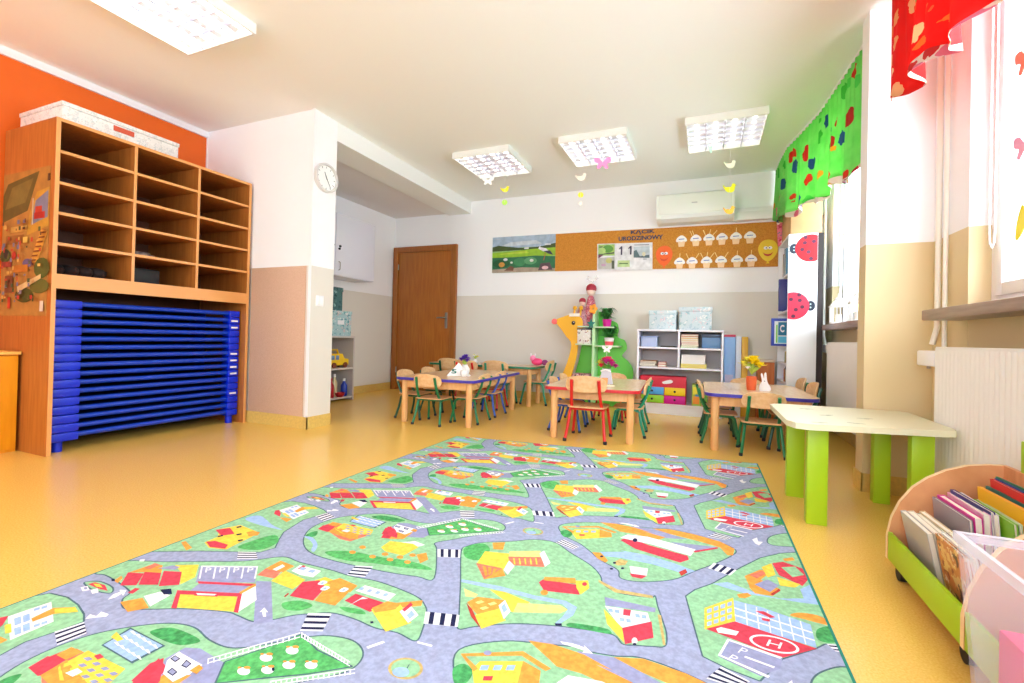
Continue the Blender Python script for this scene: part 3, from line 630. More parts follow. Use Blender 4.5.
# ================================================================== WHITE SHELF UNIT
t = thing('shelf_unit', 'low white open shelf unit against the back wall holding boxes and papers', 'shelf unit', (0, 0, 0))
sx0, sx1, sy0, sy1 = -.715, .165, 5.16, 5.49; dvx = -.285
LAM = mat('white_laminate', (238, 238, 246), .35)
for x in (sx0, sx1-.02):
    b = MB(); b.box((x, sy0, 0), (x+.02, sy1, .90), bevel=.0015); b.build('side_panel', LAM, t)
b = MB(); b.box((sx0-.002, sy0-.002, .9005), (sx1+.002, sy1, .922), bevel=.0015); b.build('top_panel', LAM, t)
b = MB(); b.box((dvx, sy0+.002, .512), (dvx+.02, sy1-.01, .90)); b.build('divider', LAM, t)
for z, a, c in ((.71, sx0+.02, dvx), (.71, dvx+.02, sx1-.02), (.492, sx0+.02, sx1-.02), (.095, sx0+.02, sx1-.02)):
    b = MB(); b.box((a, sy0+.002, z), (c, sy1-.01, z+.018)); b.build('shelf', LAM, t)
b = MB(); b.box((sx0+.02, sy1-.01, .0), (sx1-.02, sy1-.002, .9)); b.build('back_panel', mat('shelf_back', (190, 184, 184), .6), t)
b = MB(); b.box((sx0+.02, sy0+.012, 0), (sx1-.02, sy0+.03, .095)); b.build('plinth', LAM, t)
FLORALB = voronoi_print('pastel floral board', (206, 220, 226), [(160, 196, 204), (236, 238, 238), (226, 206, 212), (184, 206, 216)], scale=26, dot=.42)
lid_box('floral_box', 'pastel floral lidded box on the left of the white shelf unit top', -.598, -.305, 5.18, 5.46, .9225, 1.13, FLORALB, .055)
lid_box('floral_box', 'taller pastel floral lidded box on the right of the white shelf unit top', -.285, .052, 5.18, 5.47, .9225, 1.165, FLORALB, .06)
CLR_BLUE = mat('milky_blue_plastic', (176, 190, 226), .3)
t = thing('plastic_tray', 'small milky blue plastic box in the top left compartment of the shelf unit', 'box', (-.59, 5.24, .7285))
b = MB(); b.box((-.085, -.05, 0), (.085, .12, .105), bevel=.01); b.build('tray_body', CLR_BLUE, t)
b = MB(); b.box((-.09, -.055, .1055), (.09, .125, .118), bevel=.004); b.build('lid', mat('tray_lid', (150, 166, 214), .3), t)
one('dark_folder', 'thin dark folder lying beside the milky blue box in the shelf unit', 'folder', mat('folder_dark', (70, 62, 50), .5), lambda b: b.box((-.47, 5.2, .7285), (-.31, 5.4, .742), bevel=.002))
def pile(x0, x1, y0, y1, z0, specs, g, where):
    z = z0+.0005
    for i, (cc, h, nm) in enumerate(specs):
        dx = random.uniform(-.006, .006)
        t = thing('book', '%s %s' % (nm, where), 'book', ((x0+x1)/2+dx, (y0+y1)/2, z), random.uniform(-.04, .04), group=g); a, c = (x1-x0)/2-.008, (y1-y0)/2
        b = MB(); b.box((-a, -c, 0), (a, c, h*.14)); b.box((-a, -c, h*.86), (a, c, h-.0004)); b.box((-a, -c, h*.14), (-a+.002, c, h*.86)); b.build('cover', mat('book_%d_%d_%d' % cc, cc, .5), t)
        b = MB(); b.box((-a+.0025, -c+.003, h*.15), (a-.003, c-.003, h*.85)); b.build('pages', mat('paper_pages', (236, 228, 210), .8), t)
        z += h
pile(-.262, -.075, 5.19, 5.42, .7285, [((120, 190, 110), .02, 'green book at the bottom'), ((226, 210, 190), .02, 'cream book second from the bottom'), ((196, 40, 40), .014, 'thin red book third from the bottom'), ((236, 200, 190), .022, 'pale pink book fourth from the bottom'), ((230, 206, 120), .025, 'pale yellow book, third from the top'), ((226, 150, 50), .02, 'orange book, second from the top'), ((176, 30, 36), .024, 'dark red book on top')], 'books piled at the top right of the shelf unit', 'of the pile in the top right compartment')
t = thing('storage_case', 'blue grey storage case beside the book pile in the shelf unit', 'case', (.045, 5.28, .7285))
b = MB(); b.box((-.093, -.09, 0), (.093, .1, .115), bevel=.006); b.build('case_body', mat('case_blue', (96, 136, 180), .4), t)
b = MB(); b.box((-.095, -.092, .1155), (.095, .1, .15), bevel=.006); b.build('lid', mat('case_lid', (70, 84, 110), .4), t)
pile(-.69, -.50, 5.19, 5.42, .5105, [((40, 36, 44), .014, 'thin black book at the bottom'), ((236, 226, 206), .018, 'cream book in the middle'), ((60, 44, 60), .016, 'dark violet book near the top'), ((190, 120, 50), .014, 'ochre booklet on top')], 'books piled in the middle left compartment', 'of the pile in the middle left compartment')
pile(-.50, -.40, 5.21, 5.36, .5105, [((190, 30, 44), .03, 'dark red small book lowest'), ((206, 50, 50), .022, 'bright red small book uppermost')], 'small red books in the middle left compartment', 'of two on the middle left shelf')
one('yellow_tray', 'flat pale yellow tray under the white paper stack in the shelf unit', 'tray', mat('straw_yellow', (226, 206, 110), .5), lambda b: (b.box((-.255, 5.19, .511), (.005, 5.44, .556), bevel=.004)))
one('paper_stack', 'stack of white paper on the yellow tray in the shelf unit', 'paper stack', mat('white_paper', (244, 242, 240), .8, noise=.06, nscale=120, stretch=(1, 1, 14)), lambda b: [b.box((-.25+random.uniform(-.003, .003), 5.2, .5565+i*.012), (-.01+random.uniform(-.003, .003), 5.43, .5565+i*.012+.0115)) for i in range(8)])
# red drawer box
t = thing('drawer_box', 'red cardboard chest with four bright drawers at the bottom of the shelf unit', 'drawer box', (0, 0, .1135))
bx0, bx1, by0 = -.675, -.195, 5.175
b = MB(); b.box((bx0, by0+.004, 0), (bx1, by0+.2, .295), bevel=.003); b.build('box_body', mat('crimson_card', (206, 20, 50), .5), t)
mx = -.415
for (a, c, z0, z1, cc, nm) in ((mx, bx1-.006, .006, .088, (214, 22, 150), 'magenta'), (mx, bx1-.006, .094, .178, (244, 206, 20), 'yellow'), (bx0+.006, mx-.006, .006, .088, (150, 214, 50), 'green'), (bx0+.006, mx-.006, .094, .178, (80, 160, 226), 'blue')):
    b = MB(); b.box((a, by0-.004, z0), (c, by0+.003, z1), bevel=.003); d = b.build('drawer', mat('card_'+nm, cc, .5), t); d['label'] = nm+' drawer'
    b = MB(); b.lathe([(.012, 0), (.012, .003), (.005, .006)]); k = b.build('drawer_knob', BLACK, d); k.rotation_euler = (PI/2, 0, 0); k.location = ((a+c)/2, by0-.004, (z0+z1)/2)
b = MB(); P = smooth_closed([(-.38, .235), (-.30, .262), (-.27, .245), (-.29, .225), (-.36, .215)], 3); b.prism([(u-.06, by0+.004, v) for u, v in P], (0, -.002, 0)); b.build('ornament', WHITE, t)
t = thing('game_box', 'green and yellow game box standing at the bottom right of the shelf unit', 'game box', (0, 0, .1135))
b = MB(); b.box((-.135, 5.18, 0), (.02, 5.36, .225), bevel=.003); b.build('box_body', mat('game_green', (176, 200, 80), .5), t)
for (a, z0, c, z1, cc) in ((-.125, .12, -.07, .2, (244, 226, 60)), (-.06, .14, .0, .2, (236, 240, 230)), (-.125, .02, -.06, .1, (240, 150, 50)), (-.05, .03, .01, .12, (100, 170, 80)), (-.1, .1, -.04, .13, (90, 150, 200))):
    b = MB(); b.box((a, 5.1795, z0), (c, 5.1785, z1)); b.build('printed_patch', mat('patch_%d_%d_%d' % cc, cc, .5), t)
# tall boards beside the shelf unit
one('tall_folder', 'tall light blue folder with a red top edge beside the shelf unit', 'folder', mat('sky_blue_card', (150, 190, 240), .45), lambda b: (b.box((.176, 5.36, 0), (.288, 5.50, .855), bevel=.003), b.box((.176, 5.36, .856), (.288, 5.5, .88), mat('folder_red', (206, 60, 90), .5)), b.box((.19, 5.358, .3), (.27, 5.3595, .45), mat('folder_print', (206, 200, 230), .5))))
one('tall_folder', 'tall narrow white folder between the blue and the yellow ones', 'folder', mat('folder_white', (226, 232, 246), .45), lambda b: b.box((.293, 5.36, 0), (.345, 5.5, .865), bevel=.003))
one('tall_folder', 'tall narrow yellow folder with a dark mark, rightmost beside the shelf unit', 'folder', mat('folder_yellow', (236, 184, 60), .45), lambda b: (b.box((.35, 5.37, 0), (.41, 5.5, .86), bevel=.003), b.box((.355, 5.368, .6), (.405, 5.3695, .62), BLACK)))
t = thing('low_chest', 'low orange brown wooden chest between the folders and the ladybird shelf', 'chest', (0, 0, 0))
b = MB(); b.box((.50, 5.30, 0), (.652, 5.5, .60)); b.build('chest_body', mat('orange_wood', (206, 116, 44), .45, rgb2=(190, 100, 34), nscale=3, stretch=(10, 10, 1)), t)
b = MB(); b.box((.496, 5.295, .601), (.655, 5.5, .625), bevel=.003); b.build('top_board', mat('pale_edge', (226, 206, 186), .5), t)

# ================================================================== GIRAFFE SHELF
GY = mat('giraffe_yellow', (238, 176, 26), .45); GG = mat('leaf_green', (104, 206, 72), .45); GGD = mat('leaf_green_dark', (40, 150, 60), .45); SHW = mat('pale_green_edge', (206, 232, 196), .45)
t = thing('giraffe_shelf', 'childrens shelf shaped as a yellow giraffe leaning against a green tree', 'shelf', (0, 5.25, 0))
P = [(-1.70, 1.02), (-1.685, .975), (-1.62, .90), (-1.56, .82), (-1.505, .76), (-1.50, .68), (-1.54, .52), (-1.61, .34), (-1.68, .16), (-1.72, 0), (-1.58, 0), (-1.54, .16), (-1.48, .38), (-1.43, .58), (-1.41, .74), (-1.375, .86), (-1.365, 1.0), (-1.40, 1.06), (-1.50, 1.085), (-1.60, 1.06)]
b = MB(); b.prism([(u, 0, v) for u, v in smooth_closed(P, 3)], (0, .02, 0)); b.build('giraffe', GY, t)
b = MB(); b.tube([(-1.712, -.012, 1.0), (-1.712, .022, 1.0)], .034, n=20); b.build('nose', mat('nose_pink', (246, 110, 110), .5), t)
b = MB(); b.ball((-1.475, -.004, .985), .022, sc=(1, .4, 1.1)); e = b.build('eye', BLACK, t); b = MB(); b.ball((-1.468, -.013, .992), .007, sc=(1, .5, 1)); b.build('eye_glint', WHITE, e)
b = MB(); b.box((-1.53, -.004, 1.062), (-1.40, .0, 1.10), bevel=.002); b.build('brow_band', mat('band_white', (240, 236, 226), .5), t)
for x in (-1.475, -1.40):
    b = MB(); b.tube([(x, .01, 1.07), (x+.01, .01, 1.15)], .013); b.ball((x+.012, .01, 1.165), .026); b.build('horn', GY, t)
P = [(-1.60, 0), (-1.55, .2), (-1.46, .5), (-1.42, .72), (-1.38, .86), (-1.33, 1.08), (-1.26, 1.13), (-1.16, 1.12), (-1.10, 1.04), (-1.0, 1.0), (-.975, .92), (-.985, .83), (-.90, .79), (-.875, .69), (-.93, .61), (-.86, .55), (-.80, .46), (-.80, .34), (-.86, .27), (-.90, .22), (-.88, 0)]
b = MB(); b.prism([(u, .20, v) for u, v in smooth_closed(P, 3)], (0, .018, 0)); b.build('tree_back', GG, t)
b = MB(); b.box((-1.245, .0, 0), (-1.215, .2, 1.16), bevel=.003); b.build('trunk_divider', mat('pale_green', (190, 232, 176), .45), t)
for (a, c, z) in ((-1.42, -1.246, .935), (-1.215, -1.0, .93), (-1.44, -1.246, .725), (-1.215, -.93, .71), (-1.50, -1.246, .27), (-1.215, -.87, .34)):
    b = MB(); b.box((a, -.02, z), (c, .199, z+.016), bevel=.003); b.build('shelf', SHW, t)
# things on the giraffe shelf
def figure_doll(x, y, z, h, label, c1, c2):
    t = thing('cloth_doll', label, 'doll', (x, y, z)); b = MB()
    b.lathe([(.066, 0), (.078, .02), (.074, h*.3), (.052, h*.55), (.038, h*.66), (.022, h*.72)], m=None); b.build('doll_dress', voronoi_print('dress %s' % label[:8], c1, [c2, (240, 226, 226), (150, 40, 60), (70, 40, 60)], scale=50, dot=.4), t)
    b = MB(); b.ball((0, 0, h*.82), h*.11, sc=(1, 1, 1.15)); b.build('doll_head', mat('doll_skin', (236, 206, 190), .6), t)
    b = MB(); b.ball((0, .004, h*.87), h*.125, sc=(1, 1, .95)); b.build('doll_hat', mat('doll_hat', (170, 40, 60), .6), t)
figure_doll(-1.395, 5.34, .9515, .345, 'red and white patterned cloth doll sitting left on the giraffe shelf', (206, 150, 160), (120, 40, 70))
figure_doll(-1.30, 5.38, .9515, .52, 'taller red and white cloth doll right behind the other on the giraffe shelf', (196, 90, 110), (236, 230, 230))
one('paper_bow', 'thin white tulle bow on top of the taller doll', 'bow', clear('tulle', (236, 236, 240), .6, .6), lambda b: [b.prism([(-1.285, 5.36, 1.478), (-1.285+s*.05, 5.36, 1.56), (-1.285+s*.075, 5.36, 1.52)], (0, .003, 0)) for s in (-1, 1)])
one('teal_star', 'dark teal paper star hanging on the giraffe shelf below the dolls', 'paper star', mat('paper_teal', (20, 120, 110), .5), lambda b: b.prism([(-1.255+(.052 if k % 2 == 0 else .024)*math.sin(k*PI/5), 5.222, .975+(.07 if k % 2 == 0 else .03)*math.cos(k*PI/5)) for k in range(10)], (0, .004, 0)))
one('orange_blossom', 'small orange paper blossom at the top of the green tree', 'paper blossom', mat('paper_blossom', (246, 160, 40), .5), lambda b: [b.ball((-1.235+.028*math.cos(a), 5.235, 1.15+.035*math.sin(a)), .024, sc=(1, .25, 1)) for a in (0, 1.25, 2.5, 3.8, 5.0)])
def plant(x, y, z, label, potc, potc2, s=1):
    t = thing('potted_plant', label, 'potted plant', (x, y, z)); b = MB()
    b.lathe([(.042*s, 0), (.05*s, .05*s), (.056*s, .085*s), (.05*s, .088*s), (.044*s, .07*s)]); b.build('pot', mat('pot_%d' % potc[0], potc, .35), t)
    b = MB(); b.lathe([(.0445*s, .004), (.0505*s, .046*s)], m=None); b.build('pot_band', mat('pot_band%d' % potc2[1], potc2, .4), t)
    b = MB()
    for i in range(64):
        a = random.random()*2*PI; r = random.uniform(.04, .125)*s; hh = random.uniform(.03, .15)*s; c = Vector((math.cos(a), math.sin(a), 0))
        p0 = Vector((0, 0, .08*s))+c*.012; p1 = p0+c*r*.55+Vector((0, 0, hh)); p2 = p0+c*r+Vector((0, 0, hh*.65)); w = Vector((-c.y, c.x, 0))*.014*s
        v = [b.bm.verts.new(q) for q in (p0, p1-w, p2, p1+w)]; b.bm.faces.new(v)
    b.build('foliage', mat('foliage', (44, 132, 60), .5, rgb2=(84, 176, 84), nscale=30), t, recalc=False)
plant(-1.06, 5.33, .7265, 'potted plant in a pink and white pot on the giraffe shelf, lower one', (246, 240, 240), (244, 90, 100), 1.05)
plant(-1.09, 5.33, .9465, 'potted plant in a magenta pot on the giraffe shelf, upper one', (214, 24, 150), (214, 24, 150), 1.0)
t = thing('book_basket', 'white patterned magazine box on the giraffe shelf under the dolls', 'magazine box', (0, 0, .7415))
b = MB(); b.box((-1.42, 5.235, 0), (-1.265, 5.42, .165), bevel=.004); b.build('box_body', voronoi_print('printed card', (226, 222, 214), [(70, 60, 70), (196, 150, 110), (150, 90, 110), (240, 240, 240)], scale=30, dot=.35), t)
b = MB(); b.box((-1.425, 5.23, .1655), (-1.26, 5.425, .18)); b.build('dark_lid', mat('lid_dark', (50, 56, 66), .5), t)
one('patterned_cushion', 'red, white and black patterned cushion on the low giraffe shelf board', 'cushion', voronoi_print('cushion cloth', (206, 150, 150), [(150, 30, 50), (40, 36, 40), (240, 236, 230), (200, 120, 120)], scale=34, dot=.45), lambda b: b.box((-1.49, 5.24, .2865), (-1.26, 5.42, .385), bevel=.03))

# ================================================================== LADYBIRD BOOKSHELF
t = thing('ladybird_bookshelf', 'tall white bookshelf with ladybirds on its end panel beside the window', 'bookshelf', (0, 0, 0))
lx0, lx1, ly0, ly1, lh = .683, .915, 4.78, 5.38, 1.805
LBW = mat('ladybird_white', (240, 242, 246), .4)
b = MB(); b.box((lx0, ly0, 0), (lx1, ly0+.018, lh), bevel=.0015); b.build('end_panel', LBW, t)
b = MB(); b.box((lx0, ly1-.018, 0), (lx1, ly1, lh), bevel=.0015); b.build('end_panel', LBW, t)
b = MB(); b.box((lx0, ly0+.018, lh-.018), (lx1, ly1-.018, lh)); b.build('top_panel', LBW, t)
b = MB(); b.box((lx1-.006, ly0+.018, 0), (lx1, ly1-.018, lh-.018)); b.build('back_panel', LBW, t)
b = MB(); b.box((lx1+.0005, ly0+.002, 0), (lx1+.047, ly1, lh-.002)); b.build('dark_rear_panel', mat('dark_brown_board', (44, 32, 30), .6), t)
SZS = (.06, .42, .66, .97, 1.25, 1.47)
SZS = (.06, .42, .60, .758, 1.095, 1.432)
for z in SZS:
    b = MB(); b.box((lx0, ly0+.018, z), (lx1-.006, ly1-.018, z+.016)); b.build('shelf', LBW, t)
def ladybird(cx, cz, red, hx, label):
    y = ly0-.0008
    P = [(cx+.125*math.cos(a), cz+.125*math.sin(a)) for a in [2*PI*i/40 for i in range(40)]]
    lim = (lambda u: min(u, lx1-.002)) if hx < 0 else (lambda u: max(u, lx0+.002))
    b = MB(); b.prism([(lim(u), y, v) for u, v in P], (0, -.0008, 0)); o = b.build('ladybird_shell', red, t); o['label'] = label
    b = MB()
    for dx, dz in ((-.05, .05), (.02, .06), (.07, .03), (-.07, -.01), (-.02, -.035), (.05, -.03), (.0, -.095), (-.045, .1)):
        dx = dx if hx < 0 else -dx
        if lx0+.014 < cx+dx < lx1-.014: b.prism([(cx+dx+u, y-.0009, cz+dz+v) for u, v in ell(0, 0, .017, .017, 16)], (0, -.0005, 0))
    b.build('spots', mat('spot_plum', (86, 26, 60), .5), o)
    b = MB(); hxx = cx+hx*.135; b.prism([(hxx+u, y, cz+v) for u, v in ell(0, 0, .036, .046, 18)], (0, -.0006, 0))
    for s in (-1, 1): b.tube([(hxx+hx*.02, y-.001, cz+s*.01), (hxx+hx*.045, y-.001, cz+s*.03)], .002, n=6)
    h = b.build('ladybird_head', mat('head_navy', (30, 44, 66), .5), o)
    b = MB()
    for s in (-1, 1): b.prism([(hxx+u, y-.0009, cz+s*.015+v) for u, v in ell(0, 0, .007, .007, 10)], (0, -.0005, 0))
    b.build('head_dots', mat('dot_pale', (170, 200, 206), .5), h)
ladybird(.862, 1.668, mat('ladybird_red', (206, 8, 28), .5), -1, 'upper red ladybird')
ladybird(.730, 1.145, mat('ladybird_pink', (224, 40, 72), .5), 1, 'lower pinkish ladybird')
# row of books facing out of the shelf (-X), standing side by side along Y
def standing_books(z, y0, n, hmin, hmax, cols, where, g):
    y = y0
    for i in range(n):
        w = random.uniform(.018, .032); h = random.uniform(hmin, hmax); cc = cols[i % len(cols)]; d = .15
        t = thing('book', '%s book, %s from the room end, %s' % (cc[3], (ords+['seventh', 'eighth', 'ninth'])[i], where), 'book', (lx0+.012, y, z+.0005), group=g)
        b = MB(); b.box((0, 0, 0), (.002, w, h)); b.box((.002, 0, 0), (d, .002, h)); b.box((.002, w-.002, 0), (d, w, h)); b.build('cover', mat('bk_%s' % cc[3].replace(' ', '_'), cc[:3], .45), t)
        b = MB(); b.box((.0025, .0025, .003), (d-.003, w-.0025, h-.003)); b.build('pages', mat('paper_pages', (236, 228, 210), .8), t)
        y += w+.0015
BC = [(90, 150, 190, 'steel blue'), (220, 228, 230, 'off white'), (70, 140, 110, 'sea green'), (40, 70, 150, 'royal blue'), (236, 236, 226, 'ivory'), (110, 170, 200, 'pale blue'), (150, 90, 60, 'brown')]
standing_books(1.448, 5.0, 7, .22, .28, BC, 'on the top board of the ladybird bookshelf', 'books on the top board of the ladybird bookshelf')
standing_books(1.111, 5.05, 6, .2, .26, BC[1:]+BC[:1], 'on the board below the navy binder', 'books on the second board of the ladybird bookshelf')
standing_books(.436, 4.81, 8, .11, .145, [(190, 130, 40, 'ochre'), (60, 90, 60, 'moss green'), (200, 60, 50, 'brick red'), (230, 230, 224, 'grey white'), (70, 80, 120, 'slate blue')], 'on the lower board of the ladybird bookshelf', 'books on the lower board of the ladybird bookshelf')
standing_books(.616, 4.83, 6, .09, .13, [(206, 176, 60, 'mustard'), (60, 120, 60, 'leaf green'), (170, 70, 50, 'rust'), (96, 140, 90, 'sage')], 'on the middle board of the ladybird bookshelf', 'books on the middle board of the ladybird bookshelf')
one('ring_binder', 'narrow navy binder sticking out of the ladybird bookshelf', 'binder', mat('binder_navy', (40, 44, 130), .4), lambda b: b.box((.64, 5.005, 1.1115), (.88, 5.045, 1.42), bevel=.003), None)
BLUEB = mat('cover_blue', (30, 60, 170), .4)
t = thing('picture_book', 'large blue picture book with a white letter C jutting out of the ladybird bookshelf', 'book', (.036, -.0, .7745))
b = MB(); b.box((.535, 4.905, 0), (.86, 4.915, .262), bevel=.002); b.box((.535, 4.935, 0), (.86, 4.94, .262), bevel=.001); b.box((.535, 4.915, 0), (.538, 4.935, .262)); b.build('cover', BLUEB, t)
b = MB(); b.box((.5385, 4.9155, .003), (.855, 4.9345, .258)); b.build('pages', MC['paper_pages'], t)
b = MB(); b.box((.56, 4.9035, .02), (.662, 4.9048, .235)); f = b.build('cover_panel', mat('panel_pale', (214, 230, 236), .4), t)
b = MB(); b.box((.592, 4.9022, .10), (.662, 4.9034, .225)); b.build('cover_square', mat('square_teal', (20, 120, 160), .4), f)
b = wall_text('C', .606, .13, .036, .07, WHITE, y=4.9018, th=.0006); q = b.build('letter', None, f, smooth=False)
b = MB(); b.box((.592, 4.9022, .03), (.662, 4.9034, .09)); b.build('cover_stripe', mat('stripe_sky', (90, 190, 226), .4), f)
b = MB(); b.box((.574, 4.9022, .03), (.586, 4.9034, .2)); b.build('cover_stripe', mat('stripe_green', (120, 200, 60), .4), f)
t = thing('cardboard_box', 'plain brown cardboard box on top of the ladybird bookshelf under the valance', 'cardboard box', (0, 0, lh))
CARD = mat('cardboard', (206, 160, 110), .75, noise=.05, nscale=8)
b = MB(); b.box((.698, 4.785, .001), (.945, 5.30, .40), bevel=.003); b.build('box_body', CARD, t)
b = MB(); b.box((.697, 4.784, .401), (.815, 5.301, .404)); b.box((.82, 4.784, .401), (.946, 5.301, .404)); b.build('flap', CARD, t)
one('paper_roll', 'pink and teal patterned rolled paper beside the cardboard box on the bookshelf', 'paper roll', voronoi_print('printed roll', (226, 120, 140), [(60, 90, 110), (236, 220, 226), (196, 60, 90), (90, 130, 140)], scale=22, dot=.45), lambda b: b.tube([(.70, 5.345, lh+.001), (.675, 5.345, lh+.40)], .033, n=16))
# ================================================================== TABLES AND CHAIRS
def rrect(hx, hy, r, n=5):
    P = []
    for sx, sy, a0 in ((1, 1, 0), (-1, 1, 90), (-1, -1, 180), (1, -1, 270)):
        for k in range(n+1):
            a = R(a0+90*k/n); P.append((sx*(hx-r)+r*math.cos(a), sy*(hy-r)+r*math.sin(a)))
    return P
def table(x, y, rz, L, W, hh, edge, label, clip=.07):
    """L along local X, W along local Y"""
    t = thing('nursery_table', label, 'table', (x, y, 0), rz, 'low nursery tables')
    hx, hy = L/2, W/2; P = rrect(hx, hy, clip, 5)
    b = MB(); b.prism([(u, v, hh-.024) for u, v in P], (0, 0, .024), TABLETOP, edge); b.build('tabletop', parent=t)
    b = MB(); a = .075
    for s in (-1, 1):
        b.box((-hx+a, s*(hy-a)-.011, hh-.095), (hx-a, s*(hy-a)+.011, hh-.0245)); b.box((s*(hx-a)-.011, -hy+a+.011, hh-.095), (s*(hx-a)+.011, hy-a-.011, hh-.0245))
    b.build('apron', LEGW, t)
    for sx in (-1, 1):
        for sy in (-1, 1):
            b = MB(); cx, cy = sx*(hx-a), sy*(hy-a)
            b.tube([(cx, cy, 0), (cx, cy, .012), (cx, cy, hh-.0245)], [.022, .027, .029], n=16); b.build('leg', LEGW, t)
    return t
T1 = table(-2.27, 4.05, R(3), .80, 1.24, .415, EDGEB, 'blue edged table in front of the door with a paper pyramid on it')
T2 = table(-.865, 3.99, R(4), .75, 1.06, .415, EDGER, 'red edged table in the middle with a pink flower pot on it')
T3 = table(.355, 4.12, R(1), .74, 1.05, .425, EDGEB, 'blue edged table near the window with yellow flowers on it', clip=.09)
T4 = table(-2.53, 5.07, R(0), 1.42, .46, .46, EDGEG, 'green edged table at the back wall beside the door')

CHM = {}
def chair_proto(fm, key):
    t = thing('nursery_chair', 'x', 'chair', (0, 0, 0), group='small nursery chairs around the tables')
    # sitter faces +Y; tubular side frames, bent plywood seat and back
    for s in (-1, 1):
        b = MB()
        b.tube([(s*.150, -.150, .012), (s*.136, -.118, .12), (s*.125, -.100, .225), (s*.125, -.06, .243), (s*.125, .08, .243), (s*.130, .110, .225), (s*.142, .130, .12), (s*.155, .150, .012)], .0118, n=8)
        b.build('side_frame', fm, t)
        b = MB(); b.tube([(s*.114, -.075, .236), (s*.112, -.12, .29), (s*.106, -.158, .375), (s*.102, -.182, .468)], .0125, n=8); b.build('back_post', fm, t)
        for yy in (-.1505, .1505):
            b = MB(); b.lathe([(.014, 0), (.0145, .02), (.012, .024)], (s*.1525, yy, 0), n=10); b.build('foot_cap', BLACK, t)
    for yy in (-.085, .09):
        b = MB(); b.tube([(-.125, yy, .238), (.125, yy, .238)], .008, n=8); b.build('cross_bar', fm, t)
    b = MB(); n = 8; T = .009
    P = rrect(.148, .135, .05, 4)
    vs = b.prism([(u, v-.0, .2535) for u, v in P], (0, 0, T)); b.build('seat', WOODL, t)
    b = MB(); rows_ = []
    prof = [(-.155, .435), (-.152, .405), (-.138, .385), (-.07, .378), (0, .376), (.07, .378), (.138, .385), (.152, .405), (.155, .435), (.145, .468), (.115, .488), (.06, .498), (0, .502), (-.06, .498), (-.115, .488), (-.145, .468)]
    yo = lambda u, v: -.128-.035*(1-(u/.155)**2)-.10*(v-.38)
    vf = [b.bm.verts.new((u, yo(u, v), v)) for u, v in prof]; vb = [b.bm.verts.new((u, yo(u, v)-.009, v)) for u, v in prof]
    # strips between bottom and top edges keep the curve
    m = len(prof)
    bot = [0, 1, 2, 3, 4, 5, 6, 7, 8]; top = [0, 15, 14, 13, 12, 11, 10, 9, 8]
    for V, rev in ((vf, False), (vb, True)):
        for i in range(8):
            q = [V[bot[i]], V[bot[i+1]], V[top[i+1]], V[top[i]]]; q2 = []
            for z in q:
                if z not in q2: q2.append(z)
            if rev: q2 = q2[::-1]
            if len(q2) > 2: b.bm.faces.new(q2)
    for i in range(m): b.bm.faces.new((vf[i], vf[(i+1) % m], vb[(i+1) % m], vb[i]))
    b.build('backrest', WOODL, t)
    return t
PROT = {}
def chair(x, y, deg, key, label, sc=.91):
    fm = dict(green=GREEN, teal=TEAL, blue=BLUE, red=RED, dark=mat('dark_green_enamel', (12, 84, 58), .35))[key]
    if key not in PROT: PROT[key] = o = chair_proto(fm, key)
    else: o = copy_tree(PROT[key])
    o.location = (x, y, 0); o.rotation_euler = (0, 0, R(deg)); o['label'] = label; o.scale = (sc, sc, sc); return o
# facing: 0 -> +Y, 90 -> -X, -90 -> +X, 180 -> -Y
chair(-2.29, 3.555, 2, 'green', 'green framed chair at the near end of the door side table')
chair(-2.04, 3.79, 93, 'green', 'green framed chair on the right side of the door side table, nearer one')
chair(-2.06, 4.20, 92, 'blue', 'blue framed chair on the right side of the door side table, behind the green one')
chair(-2.62, 3.74, -88, 'dark', 'dark green framed chair on the left side of the door side table, nearer one')
chair(-2.66, 4.20, -88, 'dark', 'dark green framed chair on the left side of the door side table, farther one')
chair(-2.23, 4.62, 178, 'red', 'chair at the far end of the door side table')
chair(-2.27, 4.92, 2, 'teal', 'teal framed chair in front of the green edged back table, rightmost of three', 1.05)
chair(-2.64, 4.92, -4, 'red', 'red framed chair in front of the green edged back table, middle of three', 1.04)
chair(-2.93, 5.0, 0, 'dark', 'chair in front of the green edged back table, leftmost of three, near the door', 1.05)
chair(-1.90, 5.22, 92, 'teal', 'teal framed chair at the right end of the green edged back table', 1.06)
chair(-.865, 3.59, 3, 'red', 'bright red framed chair at the near end of the red edged table', 1.03)
chair(-.60, 3.94, 94, 'teal', 'teal framed chair on the right side of the red edged table, nearer one')
chair(-.63, 4.34, 92, 'teal', 'teal framed chair on the right side of the red edged table, farther one')
chair(-1.13, 3.90, -86, 'blue', 'blue framed chair on the left side of the red edged table, nearer one')
chair(-1.16, 4.30, -86, 'blue', 'blue framed chair on the left side of the red edged table, farther one')
chair(-.88, 4.56, 182, 'red', 'red framed chair at the far end of the red edged table, below the shelf unit')
chair(.375, 3.705, 1, 'green', 'green framed chair at the near end of the window side table')
chair(.11, 4.00, -89, 'green', 'green framed chair on the left side of the window side table, nearer one')
chair(.09, 4.38, -89, 'dark', 'dark green framed chair on the left side of the window side table, farther one')
chair(.60, 4.03, 90, 'dark', 'dark green framed chair on the right side of the window side table, nearer one', 1.02)
chair(.60, 4.48, 90, 'green', 'green framed chair on the right side of the window side table, farther one', 1.02)
chair(.36, 4.74, 181, 'green', 'chair at the far end of the window side table, behind the yellow flowers')

